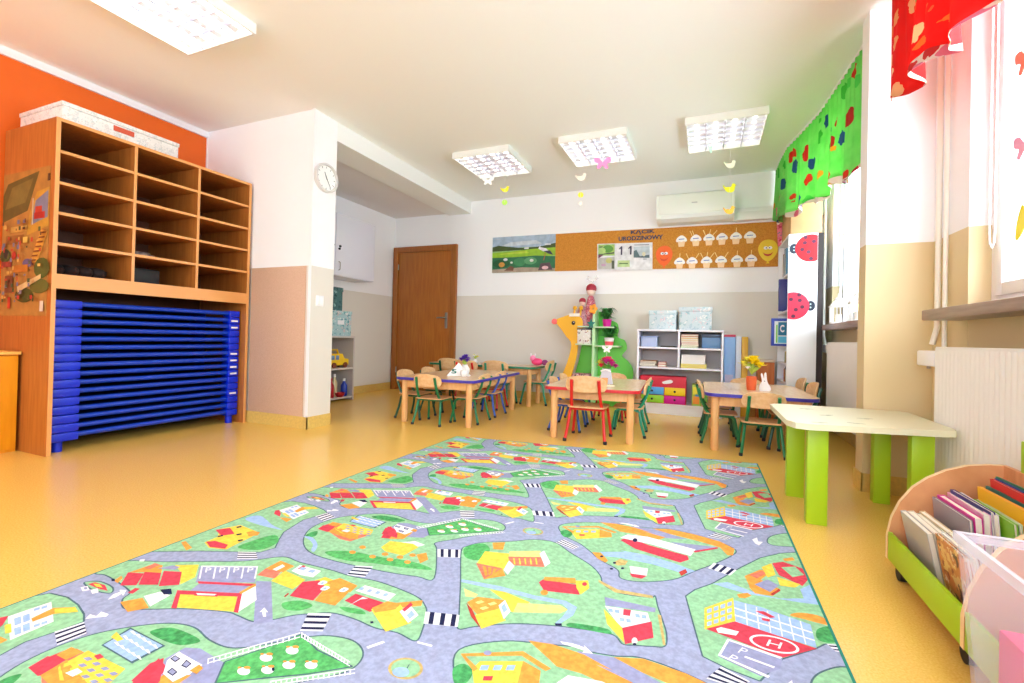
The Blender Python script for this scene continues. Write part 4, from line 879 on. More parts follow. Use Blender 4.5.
# flowers and table decorations
def petals(b, c, r, m, n=6, tilt=.5, s=1):
    c = Vector(c)
    for i in range(n):
        a = 2*PI*i/n+random.random()*.3; d = Vector((math.cos(a), math.sin(a), tilt)).normalized(); w = Vector((-math.sin(a), math.cos(a), 0))*r*.42
        v = [b.bm.verts.new(q) for q in (c, c+d*r*.6-w, c+d*r, c+d*r*.6+w)]; f = b.bm.faces.new(v); f.material_index = b.mi(m)
def bouquet(name, label, x, y, z, vase, flowers, R0, H0, leafm, extra=None):
    t = thing(name, label, 'flowers', (x, y, z)); t.scale = (1.08,)*3 if name != 'small_posy' else (1, 1, 1); vase(t)
    b = MB()
    for i in range(30):
        a = random.random()*2*PI; r = random.uniform(.3, 1.1)*R0; hh = H0*random.uniform(.75, 1.05); c = Vector((math.cos(a)*r, math.sin(a)*r, hh)); w = Vector((-math.sin(a), math.cos(a), 0))*.012
        o = Vector((0, 0, H0*.55)); v = [b.bm.verts.new(q) for q in (o, (o+c)/2+Vector((0, 0, .015))-w, c, (o+c)/2+Vector((0, 0, .015))+w)]; b.bm.faces.new(v)
    b.build('leaves', leafm, t, recalc=False)
    for i, (m, rr) in enumerate(flowers):
        a = i*2.4; r = R0*math.sqrt((i+.3)/len(flowers)); c = (math.cos(a)*r, math.sin(a)*r, H0*(1.12-.35*(r/R0)**2))
        b = MB()
        for k, tl in enumerate((.2, .9, 1.9)): petals(b, c, rr*1.45*(1-.2*k), m, 7, tl)
        b.ball(c, rr*.3, m); b.build('bloom', parent=t, recalc=False)
    return t
PUR = mat('petal_violet', (110, 60, 190), .6); PUR2 = mat('petal_lilac', (150, 110, 220), .6); YF = mat('petal_yellow', (248, 222, 20), .6); YF2 = mat('petal_lemon', (250, 240, 90), .6)
PK = mat('petal_pink', (240, 70, 130), .6); PK2 = mat('petal_magenta', (206, 50, 150), .6); PR = mat('petal_red', (226, 40, 70), .6); PWH = mat('petal_white', (250, 244, 240), .6); LEAF = mat('leaf_fresh', (110, 190, 70), .5); LEAFY = mat('leaf_yellow_green', (190, 220, 90), .5)
def v_round(m, r=.035, h=.06):
    def f(t):
        b = MB(); b.lathe([(r*.7, 0), (r, h*.35), (r*.95, h*.7), (r*.55, h), (r*.62, h*1.1), (r*.5, h*1.08), (r*.5, h*.9)]); b.build('vase', m, t)
    return f
tz1, tz2, tz3, tz4 = .4155, .4155, .4255, .4605
t = thing('paper_pyramid', 'white paper pyramid with a dark green 5 on the door side table', 'paper pyramid', (-2.21, 3.84, tz1), R(20))
b = MB(); A = [(-.11, -.03, 0), (.11, -.03, 0), (0, -.005, .125)]; B_ = [(-.11, .05, 0), (.11, .05, 0), (0, .0, .126)]
b.prism(A, (0, .0012, 0)); b.prism([A[0], B_[0], B_[2]], (.0012, 0, 0)); b.prism([A[1], B_[1], B_[2]], (-.0012, 0, 0)); b.build('paper_faces', mat('folded_paper', (246, 246, 244), .7), t)
b = wall_text('5', -.065, .022, .05, .042, mat('ink_green', (20, 110, 96), .6), y=0, th=.0008); q = b.build('number', None, t, smooth=False); q.location = (0, -.0305, 0); q.rotation_euler = (R(-11), 0, 0)
bouquet('violet_posy', 'violet flowers in a round white pot behind the paper pyramid on the door side table', -2.215, 3.97, tz1, v_round(mat('pot_white', (240, 238, 234), .3), .045, .085), [(PUR, .03), (PUR2, .028), (PUR, .03), (PUR2, .026), (PUR, .03), (PUR, .026), (PWH, .02)], .045, .15, LEAFY)
one('white_egg_cup', 'small round white pot in front of the violet flowers on the door side table', 'pot', MC['pot_white'], lambda b: b.lathe([(.02, 0), (.034, .02), (.037, .04), (.03, .058), (.012, .066), (.004, .067)]), loc=(-2.12, 3.78, tz1))
def v_cone(m):
    def f(t):
        b = MB(); b.prism([(-.05, -.02, 0), (.05, -.02, 0), (.03, -.02, .12), (-.03, -.02, .12)], (0, .04, 0)); b.build('vase', m, t)
        b = MB(); b.tube([(-.04, -.024, .10), (.0, -.03, .115), (.04, -.024, .10)], .006); b.build('ribbon', PWH, t)
    return f
t = bouquet('pink_bouquet', 'pink and red flowers in a pale wrapped pot on the red edged table', -.80, 3.93, tz2, v_cone(mat('wrap_grey', (206, 206, 216), .6)), [(PK, .04), (PR, .036), (PK2, .038), (PK, .034), (YF2, .03), (PK2, .036), (PWH, .026), (PR, .03), (PK2, .03)], .075, .17, LEAF)
b = MB(); b.prism([(u, .0, .275+v) for u, v in bfly(.75)], (0, .0015, 0)); b.tube([(0, .001, .18), (0, .001, .275)], .0015, n=5); b.build('paper_butterfly', PWH, t)
t = thing('candle_glass', 'small amber cup on a cream doily beside the pink flowers', 'cup', (-.775, 3.74, tz2+.004))
b = MB(); b.lathe([(.022, 0), (.027, .03), (.028, .06), (.024, .06), (.022, .008)]); b.build('cup_body', mat('amber_glass', (240, 170, 110), .25), t)
one('doily', 'round cream paper doily under the amber cup', 'doily', mat('doily_cream', (246, 226, 190), .7), lambda b: b.prism([((.065+.006*(i % 2))*math.cos(i*PI/16), (.065+.006*(i % 2))*math.sin(i*PI/16), 0) for i in range(32)], (0, 0, .003)), loc=(-.76, 3.75, tz2))
def v_terra(t):
    b = MB(); b.lathe([(.03, 0), (.034, .04), (.036, .095), (.03, .1), (.028, .09)]); b.build('vase', mat('terracotta', (226, 100, 50), .5), t)
bouquet('yellow_bouquet', 'bright yellow flowers in an orange pot on the window side table', .335, 4.02, tz3, v_terra, [(YF, .042), (YF2, .04), (YF, .044), (YF, .04), (YF2, .036), (YF, .04), (YF2, .034), (PWH, .02)], .07, .20, LEAFY)
t = thing('paper_rabbit', 'white paper rabbit standing right of the yellow flowers', 'paper rabbit', (.425, 4.0, tz3), R(20)); t.scale = (.95,)*3
b = MB(); P = smooth_closed([(-.035, 0), (.045, 0), (.05, .03), (.03, .06), (.02, .09), (.012, .15), (-.002, .14), (-.004, .10), (-.02, .145), (-.03, .13), (-.02, .08), (-.035, .05)], 3)
b.prism([(u, 0, v) for u, v in P], (0, .004, 0)); b.build('rabbit_body', mat('rabbit_paper', (244, 240, 246), .7), t)
b = MB(); b.prism([(u, -.0012, .08+v) for u, v in ell(0, 0, .004, .004, 8)], (0, .001, 0)); b.build('eye', BLACK, t)
bouquet('small_posy', 'tiny white and yellow posy on the left end of the green edged back table', -2.66, 5.02, tz4, v_round(MC['pot_white'], .03, .05), [(PWH, .024), (YF2, .022), (PWH, .02), (YF, .02)], .035, .10, LEAFY)
t = thing('pink_toy', 'pink and mauve soft toy lying on the right end of the green edged back table', 'soft toy', (-1.905, 5.20, tz4))
b = MB(); b.ball((0, 0, .045), .05, PK, (1.5, .9, .9)); b.ball((.10, 0, .04), .035, mat('mauve_plush', (150, 70, 130), .9), (1.2, .8, 1)); b.build('toy_body', parent=t)
b = MB(); b.ball((-.055, 0, .085), .038, mat('plush_pink', (246, 140, 180), .9)); h = b.build('toy_head', parent=t)
b = MB()
for s in (-1, 1): b.ball((-.055+s*.028, 0, .125), .017, sc=(.6, .5, 1.3))
b.build('ears', mat('plush_white', (246, 236, 240), .9), h)

# green legged table by the pillar
t = thing('activity_table', 'cream topped table with four lime green board legs in front of the pillar', 'table', (0, 0, 0), group=None)
P = [(.341, 2.93), (.343, 2.37), (.37, 2.305), (.42, 2.29), (.92, 2.395), (.965, 2.42), (.98, 2.47), (.985, 2.97), (.95, 3.003), (.42, 2.985), (.37, 2.965)]
b = MB(); b.prism([(u, v, .427) for u, v in P], (0, 0, .026), CREAM); b.build('tabletop', parent=t)
for x, y, w, d in ((.425, 2.36, .08, .05), (.402, 2.74, .08, .05), (.80, 2.82, .07, .055), (.835, 2.47, .08, .05)):
    b = MB(); b.box((x, y, 0), (x+w, y+d, .4265), bevel=.003); b.build('leg', LIME, t)
b = MB()
for x, y, a in ((.47, 2.36, .2), (.62, 2.42, -.2), (.55, 2.62, .4), (.70, 2.60, .1), (.50, 2.82, 0)):
    c, s_ = math.cos(a), math.sin(a)
    for u, v, rx, ry in ((-.018, 0, .017, .009), (.016, .004, .019, .008), (0, -.012, .012, .006)):
        b.prism([(x+c*(u+p)-s_*(v+q), y+s_*(u+p)+c*(v+q), .4531) for p, q in ell(0, 0, rx, ry, 12)], (0, 0, .0006))
b.build('printed_leaves', mat('leaf_print', (196, 196, 166), .5), t)

# radiators
RADW = mat('radiator_enamel', (240, 238, 234), .35)
def radiator(label, xf, y0, y1, z0, z1, head_y):
    t = thing('radiator', label, 'radiator', (0, 0, 0)); dx = .055
    n = int((y1-y0)/.0333); b = MB(); P = []
    for i in range(n):
        a = y0+(y1-y0)*i/n; q = (y1-y0)/n
        P += [(xf+.0035, a), (xf+.0035, a+q*.18), (xf, a+q*.34), (xf, a+q*.88)]
    P += [(xf+.0035, y1), (xf+.014, y1), (xf+.014, y0)]
    b.prism([(u, v, z0) for u, v in P], (0, 0, z1-z0-.012)); b.build('front_panel', RADW, t)
    b = MB(); b.box((xf+.07, y0, z0), (xf+.078, y1, z1-.012)); b.build('rear_panel', RADW, t)
    for s, yy in ((0, y0-.004), (1, y1)):
        b = MB(); b.box((xf+.001, yy, z0+.005), (xf+.08, yy+.004, z1-.006), bevel=.001); b.build('end_cover', RADW, t)
    b = MB(); k = int((y1-y0)/.045)
    b.box((xf+.002, y0, z1-.012), (xf+.016, y1, z1)); b.box((xf+.066, y0, z1-.012), (xf+.08, y1, z1))
    for i in range(k+1): yy = y0+(y1-y0-.008)*i/k; b.box((xf+.016, yy, z1-.011), (xf+.066, yy+.008, z1-.002))
    b.build('top_grille', RADW, t)
    b = MB(); b.tube([(xf+.04, y1+.004, z1-.055), (xf+.04, head_y, z1-.055)], .011); b.tube([(xf+.04, head_y-.03, z1-.055), (xf+.04, head_y-.03, z1-.11)], .008); b.build('valve', METAL, t)
    b = MB(); b.box((xf+.0, y1+.012, z1-.095), (xf+.075, head_y, z1-.02), bevel=.008); b.build('thermostat_cover', mat('thermo_white', (244, 244, 246), .35), t)
radiator('white ribbed panel radiator under the near window sill', .992, .75, 2.695, .16, .80, 2.90)
radiator('white panel radiator under the far window sill behind the pillar', .992, 3.62, 4.76, .16, .82, 4.93)
PIPE = mat('pipe_enamel', (238, 234, 222), .35)
one('heating_pipe', 'thicker white heating pipe running down the corner right of the pillar', 'pipe', PIPE, lambda b: b.tube([(1.08, 2.915, H), (1.08, 2.915, 1.0), (1.08, 2.915, .9), (1.06, 2.915, .81)], .0125, n=12))
one('heating_pipe', 'thinner white heating pipe beside the thick one, reaching the floor', 'pipe', PIPE, lambda b: b.tube([(1.082, 2.845, H), (1.082, 2.845, .14), (1.075, 2.84, .10), (1.05, 2.79, .09), (1.04, 2.72, .10), (1.035, 2.66, .16)], .010, n=12))
one('heating_pipe', 'white heating pipe in the corner behind the ladybird bookshelf', 'pipe', PIPE, lambda b: b.tube([(1.055, 5.20, H), (1.055, 5.20, .9), (1.05, 5.1, .80), (1.04, 4.95, .78)], .012, n=12))
one('bead_chain', 'white looped blind cord hanging beside the near window', 'cord', WHITE, lambda b: b.tube([(1.14, 2.60, 2.46), (1.138, 2.60, 1.30), (1.138, 2.595, 1.255), (1.138, 2.58, 1.235), (1.138, 2.565, 1.255), (1.138, 2.56, 1.30), (1.14, 2.56, 2.46)], .0035, n=6))
one('bead_chain', 'white looped blind cord hanging beside the far window', 'cord', WHITE, lambda b: b.tube([(1.14, 5.0, 2.46), (1.138, 5.0, 1.25), (1.138, 4.98, 1.2), (1.138, 4.96, 1.25), (1.14, 4.96, 2.46)], .0035, n=6))

# lanterns on the far sill
LW = mat('lantern_white', (244, 244, 244), .35)
def lantern(x, y, s, label):
    t = thing('lantern', label, 'lantern', (x, y, SZ+.0155)); a = .05*s; h = .125*s
    b = MB(); b.box((-a, -a, 0), (a, a, .014*s), bevel=.002)
    for sx in (-1, 1):
        for sy in (-1, 1): b.box((sx*a*.95-.004*s-sx*.004*s, sy*a*.95-.004*s-sy*.004*s, .014*s), (sx*a*.95+.004*s-sx*.004*s, sy*a*.95+.004*s-sy*.004*s, h))
    for sy in (-1, 1): b.box((-.003*s, sy*a*.9-.003*s, .014*s), (.003*s, sy*a*.9+.003*s, h)); b.box((sy*a*.9-.003*s, -.003*s, .014*s), (sy*a*.9+.003*s, .003*s, h))
    b.build('cage', LW, t)
    b = MB(); b.prism([(-a*1.1, -a*1.1, h), (a*1.1, -a*1.1, h), (a*1.1, a*1.1, h), (-a*1.1, a*1.1, h)], (0, 0, .008*s)); b.lathe([(a*1.15, h+.008*s), (a*.62, h+.045*s), (a*.5, h+.05*s), (a*.5, h+.06*s), (a*.25, h+.072*s), (.004, h+.074*s)], n=16); b.build('roof', LW, t)
    b = MB(); n = 14; b.tube([(0, .022*s*math.cos(PI*2*i/n), h+.082*s+.018*s*math.sin(PI*2*i/n)) for i in range(n+1)], .002, n=6); b.build('ring', LW, t)
    b = MB(); b.lathe([(.02*s, .015*s), (.02*s, .07*s), (.004, .072*s)]); b.build('candle', mat('wax_white', (248, 244, 236), .5), t)
lantern(1.03, 4.56, 1.15, 'white metal lantern on the far window sill, left one beside the bookshelf')
lantern(1.06, 4.14, 1.15, 'white metal lantern on the far window sill, right one next to the pillar')

# valances
VG = voronoi_print('cloth_green', (104, 206, 92), [(60, 180, 64), (206, 44, 36), (228, 176, 50), (70, 182, 70), (190, 50, 44), (44, 96, 140), (210, 66, 40), (90, 200, 90)], scale=6.2, dot=.36, base2=(160, 228, 136), translucent=.45)
VR = voronoi_print('cloth_red', (226, 16, 14), [(226, 18, 16), (240, 176, 110), (236, 130, 50), (226, 18, 18), (240, 190, 140), (96, 176, 80), (236, 110, 60), (240, 206, 160)], scale=9.5, dot=.34, base2=(240, 30, 22), translucent=.4)
HEM = voronoi_print('cloth_hem', (214, 200, 186), [(206, 110, 130), (80, 140, 60), (190, 44, 44), (216, 160, 96), (200, 120, 140)], scale=11, dot=.42, translucent=.35)
def valance(name, label, m, path, ztop, zbot, pl, amp, hem, seed):
    """pleated cloth hung from a ceiling rail along path [(x, y)], s from 0 to 1"""
    t = thing(name, label, 'curtain', (0, 0, 0)); n = 230; nv = 14
    L = [0]
    for a, c in zip(path, path[1:]): L.append(L[-1]+math.dist(a, c))
    def pt(s):
        d = s*L[-1]
        for i in range(len(path)-1):
            if d <= L[i+1]+1e-9:
                f = (d-L[i])/(L[i+1]-L[i]); a, c = path[i], path[i+1]; tx, ty = (c[0]-a[0])/(L[i+1]-L[i]), (c[1]-a[1])/(L[i+1]-L[i])
                return a[0]+f*(c[0]-a[0]), a[1]+f*(c[1]-a[1]), -ty, tx
    for part in (0, 1):
        b = MB(); uvs = []
        uvl = b.bm.loops.layers.uv.new('UVMap'); grid = []
        for i in range(n+1):
            s = i/n; x, y, nx, ny = pt(s); row = []
            zb = zbot(s); zh = zb+hem(s)
            za, zc = (ztop(s), zh) if part == 0 else (zh, zb)
            for j in range(nv+1):
                v = j/nv; z = za+(zc-za)*v; g = (ztop(s)-z)/(ztop(s)-zb)
                ph = s*L[-1]*pl*2*PI; ph2 = s*L[-1]*2*PI*3.2+seed
                w = min(1, .15+s*7)*amp*(.35*(1-g)*math.sin(ph)+g*(1.15*math.sin(ph2)+.35*math.sin(ph*.5+1)))
                row.append((b.bm.verts.new((x+nx*w, y+ny*w, z)), (s*L[-1], g*(ztop(s)-zb))))
            grid.append(row)
        for i in range(n):
            for j in range(nv):
                q = (grid[i][j], grid[i+1][j], grid[i+1][j+1], grid[i][j+1]); f = b.bm.faces.new([k[0] for k in q])
                for lp, k in zip(f.loops, q): lp[uvl].uv = k[1]
        o = b.build('cloth' if part == 0 else 'hem_band', m if part == 0 else HEM, t, recalc=False)
        md = o.modifiers.new('thickness', 'SOLIDIFY'); md.thickness = .0015
    b = MB(); b.tube([(p[0], p[1], H-.012) for p in path], .010, n=8); b.build('curtain_rail', WHITE, t)
gp = [(.87, 3.17), (.84, 3.7), (.80, 4.2), (.72, 4.62), (.668, 4.85), (.655, 5.15), (.655, 5.46)]
valance('green_valance', 'green printed cloth valance hung from the ceiling over the far window', VG, gp, lambda s: H-.02, lambda s: 1.90+.02*s+.13*s*s+.17*max(0, s-.75)+.03*math.sin(s*26), 15, .026, lambda s: (.055 if .06 < s < .72 else .004)*(.6+.4*math.sin(s*31)), .4)
rp_ = [(.862, 2.88), (.868, 2.4), (.875, 1.8), (.88, 1.2), (.88, .6)]
valance('red_valance', 'red printed cloth valance hung from the ceiling over the near window', VR, rp_, lambda s: H-.02, lambda s: 2.045-.07*min(1, s*3.2)+.02*math.sin(s*34+1.5), 15, .042, lambda s: (.05 if s > .11 else .004)*(.55+.45*math.sin(s*29+2)), 3.14)

# paper decorations on the near window glass
one('paper_butterfly', 'coral paper butterfly stuck on the near window pane, uppermost', 'paper decoration', mat('paper_coral', (246, 130, 96), .6), lambda b: b.prism([(XW-.004, -u, v) for u, v in bfly(1.5)], (-.002, 0, 0)), loc=(0, 2.44, 1.97))
one('paper_butterfly', 'dusty pink paper butterfly stuck on the near window pane, in the middle', 'paper decoration', mat('paper_rose', (226, 150, 176), .6), lambda b: b.prism([(XW-.004, -u, v) for u, v in bfly(1.4)], (-.002, 0, 0)), loc=(0, 2.445, 1.62))
one('paper_leaf', 'yellow paper leaf stuck on the near window pane, lowest', 'paper decoration', mat('paper_leaf', (244, 230, 30), .6), lambda b: b.prism([(XW-.004, -u, v) for u, v in smooth_closed([(-.04, -.07), (-.035, 0), (.0, .07), (.03, .01), (.0, -.05)], 3)], (-.002, 0, 0)), loc=(0, 2.455, 1.315))

# ================================================================== BOOK BROWSER
t = thing('book_browser', 'wooden book browser with a lime green front and castors in the lower right', 'book browser', (0, 0, 0))
PLY = mat('browser_ply', (222, 160, 110), .4, rgb2=(206, 142, 92), nscale=3, stretch=(3, 12, 3)); PLYE = mat('browser_edge', (240, 208, 160), .4)
bx, bb = .600, .905
prof = [(bx, .055), (bx, .135), (bx+.012, .20), (bx+.035, .258), (bx+.07, .312), (bx+.11, .350), (bx+.16, .382), (bx+.215, .405), (bx+.27, .415), (bb, .417), (bb, .055)]
for y in (1.965, 1.455, .945):
    b = MB(); b.prism([(u, y, v) for u, v in prof], (0, .018, 0), PLY, PLYE); b.build('divider_panel', parent=t)
b = MB(); b.box((bx+.012, .963, .055), (bb, 1.965, .07)); b.build('bottom_board', PLY, t)
for a, c in ((1.473, 1.965), (.963, 1.455)):
    b = MB(); b.box((bx+.001, a+.001, .056), (bx+.012, c-.001, .15), bevel=.001); b.build('front_board', LIME, t)
b = MB(); b.box((bb, .945, .055), (bb+.014, 1.983, .417)); b.build('back_board', PLY, t)
b = MB(); b.box((bb-.001, .93, .4175), (bb+.014, 1.88, .515), bevel=.003); b.build('header_board', LIME, t)
for x in (bx+.032, bb-.04):
    for y in (1.93, 1.50, .99):
        b = MB(); b.tube([(x-.012, y, .0245), (x+.012, y, .0245)], .024, n=16); b.box((x-.015, y-.02, .044), (x+.015, y+.02, .0545)); b.build('castor', BLACK, t)
def browser_books(x0, y0, y1, z0, specs, g, where, dz=.0):
    x = x0
    for i, (cc, w, h, nm) in enumerate(specs):
        lean = R(-random.uniform(9, 12) if h < .22 else -random.uniform(3, 5)); yo = random.uniform(-.008, .008)
        t = thing('book', '%s %s' % (nm, where), 'book', (x, (y0+y1)/2+yo, z0+.004), group=g); t.rotation_euler = (0, lean, random.uniform(-.03, .03)); c = (y1-y0)/2
        m = voronoi_print('printed cover', (206, 130, 70), [(230, 190, 120), (150, 60, 40), (240, 220, 190), (90, 60, 50)], scale=26, dot=.45, rough=.35) if 'illustrated' in nm else mat('bc_%d_%d_%d' % cc, cc, .35)
        b = MB(); b.box((0, -c, 0), (.0016, c, h)); b.box((w-.0026, -c, 0), (w-.001, c, h)); b.box((.0016, c-.0016, 0), (w-.0026, c, h)); b.build('cover', m, t)
        b = MB(); b.box((.0018, -c+.003, .002), (w-.0028, c-.002, h-.003)); b.build('pages', mat('paper_pages', (236, 228, 210), .8), t)
        x += w+.0006
browser_books(.652, 1.715, 1.915, .072, [((186, 180, 176), .017, .170, 'grey covered book, outermost'), ((226, 216, 196), .018, .172, 'cream book, second from the front'), ((206, 200, 180), .016, .168, 'ivory book, third from the front'), ((232, 214, 170), .016, .175, 'straw coloured book, fourth from the front')], 'pale books in the far front corner of the browser', 'in the far front corner of the browser')
browser_books(.728, 1.71, 1.925, .072, [((150, 142, 150), .010, .225, 'mid grey book, outermost'), ((214, 30, 150), .02, .235, 'magenta book, second from the front'), ((236, 180, 206), .018, .245, 'pink book, third from the front'), ((44, 36, 120), .012, .255, 'navy book, fourth from the front'), ((232, 226, 230), .012, .25, 'white book, innermost')], 'taller books behind the pale ones', 'in the second row of the browser')
browser_books(.650, 1.49, 1.66, .072, [((206, 120, 60), .010, .19, 'orange illustrated book, outermost'), ((226, 226, 220), .010, .20, 'white book, second from the front'), ((150, 60, 40), .009, .195, 'brick red book, third from the front'), ((236, 226, 200), .010, .20, 'cream book, fourth from the front'), ((200, 200, 190), .010, .20, 'light grey book, fifth from the front'), ((232, 206, 160), .010, .195, 'sand coloured book, sixth from the front')], 'books in the near front corner of the browser', 'in the near corner of the browser')
browser_books(.806, 1.66, 1.88, .072, [((130, 200, 40), .010, .245, 'bright green book, outermost'), ((206, 226, 190), .008, .245, 'pale green book, second from the front'), ((246, 186, 30), .010, .285, 'yellow book, third from the front'), ((240, 170, 60), .007, .285, 'amber book, fourth from the front'), ((50, 120, 110), .007, .29, 'teal book, fifth from the front'), ((206, 20, 40), .010, .315, 'red book, sixth from the front'), ((30, 80, 150), .008, .318, 'blue book, seventh from the front'), ((60, 140, 80), .006, .322, 'green book, eighth from the front'), ((226, 60, 110), .008, .318, 'raspberry pink book, innermost')], 'bright books in the back row of the browser', 'in the back row of the browser')

# clear plastic bin in the foreground
BIN = clear('clear_bin', (232, 230, 244), .84, .15)
t = thing('plastic_bin', 'tall clear plastic bin of colourful boxes in the lower right corner', 'bin', (0, 0, 0))
top = [(.425, 1.06), (.80, 1.06), (.80, .62), (.425, .62)]; bot = [(.455, 1.03), (.77, 1.03), (.77, .65), (.455, .65)]
ti = [(.430, 1.055), (.795, 1.055), (.795, .625), (.430, .625)]; bi = [(.459, 1.026), (.766, 1.026), (.766, .654), (.459, .654)]
b = MB(); zt_ = .462
def rg(P, z): return [b.bm.verts.new((u, v, z)) for u, v in P]
ra, rb_, rc_, rd_ = rg(bot, .001), rg(top, zt_), rg(ti, zt_), rg(bi, .006)
for i in range(4):
    j = (i+1) % 4
    for p, q in ((ra, rb_), (rb_, rc_), (rc_, rd_)): b.bm.faces.new((p[i], p[j], q[j], q[i]))
b.bm.faces.new(ra[::-1]); b.bm.faces.new(rd_); b.build('bin_body', BIN, t)
b = MB(); rim = [(.422, 1.066), (.806, 1.066), (.806, .612), (.422, .612)]
r1, r2, r3, r4 = rg(rim, zt_-.012), rg(rim, zt_+.004), rg(ti, zt_+.004), rg(top, zt_-.012)
for i in range(4):
    j = (i+1) % 4
    for p, q in ((r1, r2), (r2, r3), (r4, r1)): b.bm.faces.new((p[i], p[j], q[j], q[i]))
b.build('rim', clear('bin_rim', (240, 238, 250), .5, .15), t)
for k, (x0_, x1_, ya, yb_, z0_, z1_, cc, nm) in enumerate(((.475, .60, .66, 1.01, .008, .13, (60, 150, 150), 'teal box at the bottom left of the clear bin'), (.468, .60, .66, 1.01, .1305, .22, (240, 206, 60), 'yellow box above the teal one in the clear bin'), (.462, .60, .66, 1.015, .2205, .33, (240, 70, 130), 'pink box uppermost at the left of the clear bin'),
        (.61, .745, .84, 1.01, .008, .16, (60, 70, 150), 'blue box at the bottom right of the clear bin'), (.61, .75, .85, 1.01, .1605, .25, (206, 30, 60), 'red box in the middle right of the clear bin'), (.61, .75, .85, 1.01, .2505, .33, (246, 150, 60), 'orange box second from the top at the right of the clear bin'), (.61, .755, .85, 1.015, .3305, .385, (226, 40, 120), 'magenta box uppermost at the right of the clear bin'))):
    one('toy_box', nm, 'box', mat('toybox_%d' % k, cc, .45), lambda b: b.box((x0_, ya, z0_), (x1_, yb_, z1_), bevel=.006))
one('picture_card', 'white picture card with a red blob standing inside the clear bin', 'card', mat('card_white', (244, 242, 246), .5), lambda b: (b.prism([(.62, .70, .07), (.73, .733, .07), (.73, .733, .36), (.62, .70, .33)], (0, .003, 0)), b.prism([(.65+u, .7087+u*.3, .22+v) for u, v in ell(.02, 0, .025, .03, 16)], (0, -.001, 0), mat('blob_red', (206, 40, 40), .5))))
# ================================================================== RUG with a printed town
def fleece(name, rgb, amt=.10):
    m = mat('rug_'+name, rgb, .95, noise=amt, nscale=75, spec=.1)
    return m
RC = dict(base=fleece('road', (164, 172, 202), .10), g=fleece('grass', (156, 208, 162), .12), dg=fleece('dark_grass', (100, 194, 112), .2), fg=fleece('forest', (84, 176, 104), .25), ln=fleece('line', (84, 112, 120), .1),
          w=fleece('white', (236, 236, 240), .03), k=fleece('ink', (40, 44, 80), .1), r=fleece('red', (222, 74, 92), .12), o=fleece('orange', (246, 166, 76), .12), y=fleece('yellow', (250, 216, 84), .10), c=fleece('coral', (240, 132, 108), .14),
          lb=fleece('water', (164, 194, 236), .08), ly=fleece('straw', (232, 232, 140), .1), t=fleece('tan', (214, 188, 120), .14), br=fleece('brick', (190, 70, 60), .1), p=fleece('lot', (156, 160, 196), .08))
RIM = mat('rug_binding', (24, 128, 110), .9)
TX = {'1': 0, '2': 200, '3': 400, '4': 620}
def tp(tile, P): return [floor_at(TX[tile]+x/4, 512+y/4) for x, y in P]
SHP = []      # (level, colour, points, outlined)
def add(tile, c, P, lv=3, sm=False, ol=False):
    q = tp(tile, P)
    if sm: q = smooth_closed(q, 5)
    SHP.append((lv, c, q, ol))
def addw(c, q, lv=3, sm=False, ol=False):
    if sm: q = smooth_closed(q, 5)
    SHP.append((lv, c, q, ol))
def mix(*parts):
    q = []
    for tile, P in parts: q += tp(tile, P)
    return q
# islands of grass (everything not covered is road)
q = tp('2', [(-420, 166), (-200, 168), (0, 165), (150, 168), (240, 170), (300, 152), (316, 118), (335, 88)])+[(u+.004, v+.842) for u, v in tp('1', [(100, 532), (220, 492), (335, 450), (336, 420), (312, 382), (270, 352), (200, 335), (120, 350), (0, 388), (-160, 380)])]+[(-2.2, 2.2), (-2.2, 1.2)]
addw('g', q, 1, False, True)
add('2', 'g', [(-290, 204), (-150, 208), (0, 207), (180, 205), (330, 188), (400, 210), (520, 240), (600, 265), (720, 290), (860, 345), (900, 385), (905, 420), (890, 480), (862, 528), (790, 495), (700, 475), (620, 440), (530, 415), (440, 418), (370, 425), (290, 442), (215, 450), (150, 425), (100, 410), (-60, 398), (-200, 400), (-300, 398), (-310, 360), (-280, 330), (-330, 290), (-380, 262), (-420, 255), (-400, 225)], 1, True, True)
add('1', 'g', [(340, 290), (400, 288), (450, 312), (440, 335), (380, 325), (345, 305)], 1, True, True)
q = mix(('2', [(415, 112), (440, 75), (500, 45), (580, 25), (700, 14), (780, 20), (840, 40), (900, 52), (960, 50)]), ('3', [(210, 44), (300, 36), (380, 44), (420, 65), (400, 88), (300, 102), (200, 120), (140, 132), (146, 160), (136, 275)]), ('2', [(870, 268), (780, 255), (700, 240), (560, 210), (460, 180), (420, 150)]))
addw('g', q, 1, True, True)
q = mix(('3', [(245, 165), (268, 145), (330, 130), (450, 125), (540, 118), (620, 130), (680, 170), (760, 220), (800, 262), (815, 300), (880, 335), (1000, 352)]), ('4', [(140, 345), (150, 385), (172, 450), (186, 500), (180, 548), (130, 550), (60, 545)]), ('3', [(890, 540), (850, 502), (730, 480), (600, 465), (450, 458), (300, 470), (232, 478), (236, 420), (242, 290)]))
addw('g', q, 1, True, True)
q = mix(('3', [(640, 60), (740, 48), (850, 54), (940, 60)]), ('4', [(60, 64), (130, 72), (200, 76), (300, 98), (400, 128), (460, 158), (452, 180), (380, 215), (300, 245), (230, 275), (150, 287), (60, 287), (0, 272)]), ('3', [(870, 240), (800, 200), (765, 170), (720, 135), (655, 100)]))
addw('g', q, 1, True, True)
add('4', 'g', [(262, 346), (300, 320), (370, 295), (480, 232), (560, 192), (640, 173), (760, 166), (1000, 168), (1100, 540), (900, 545), (820, 540), (780, 560), (650, 600), (560, 690), (430, 640), (330, 590), (296, 470)], 1, False, True)
add('4', 'g', [(595, 110), (625, 98), (680, 93), (760, 110), (760, 150), (690, 147), (620, 142), (590, 130)], 1, True, True)
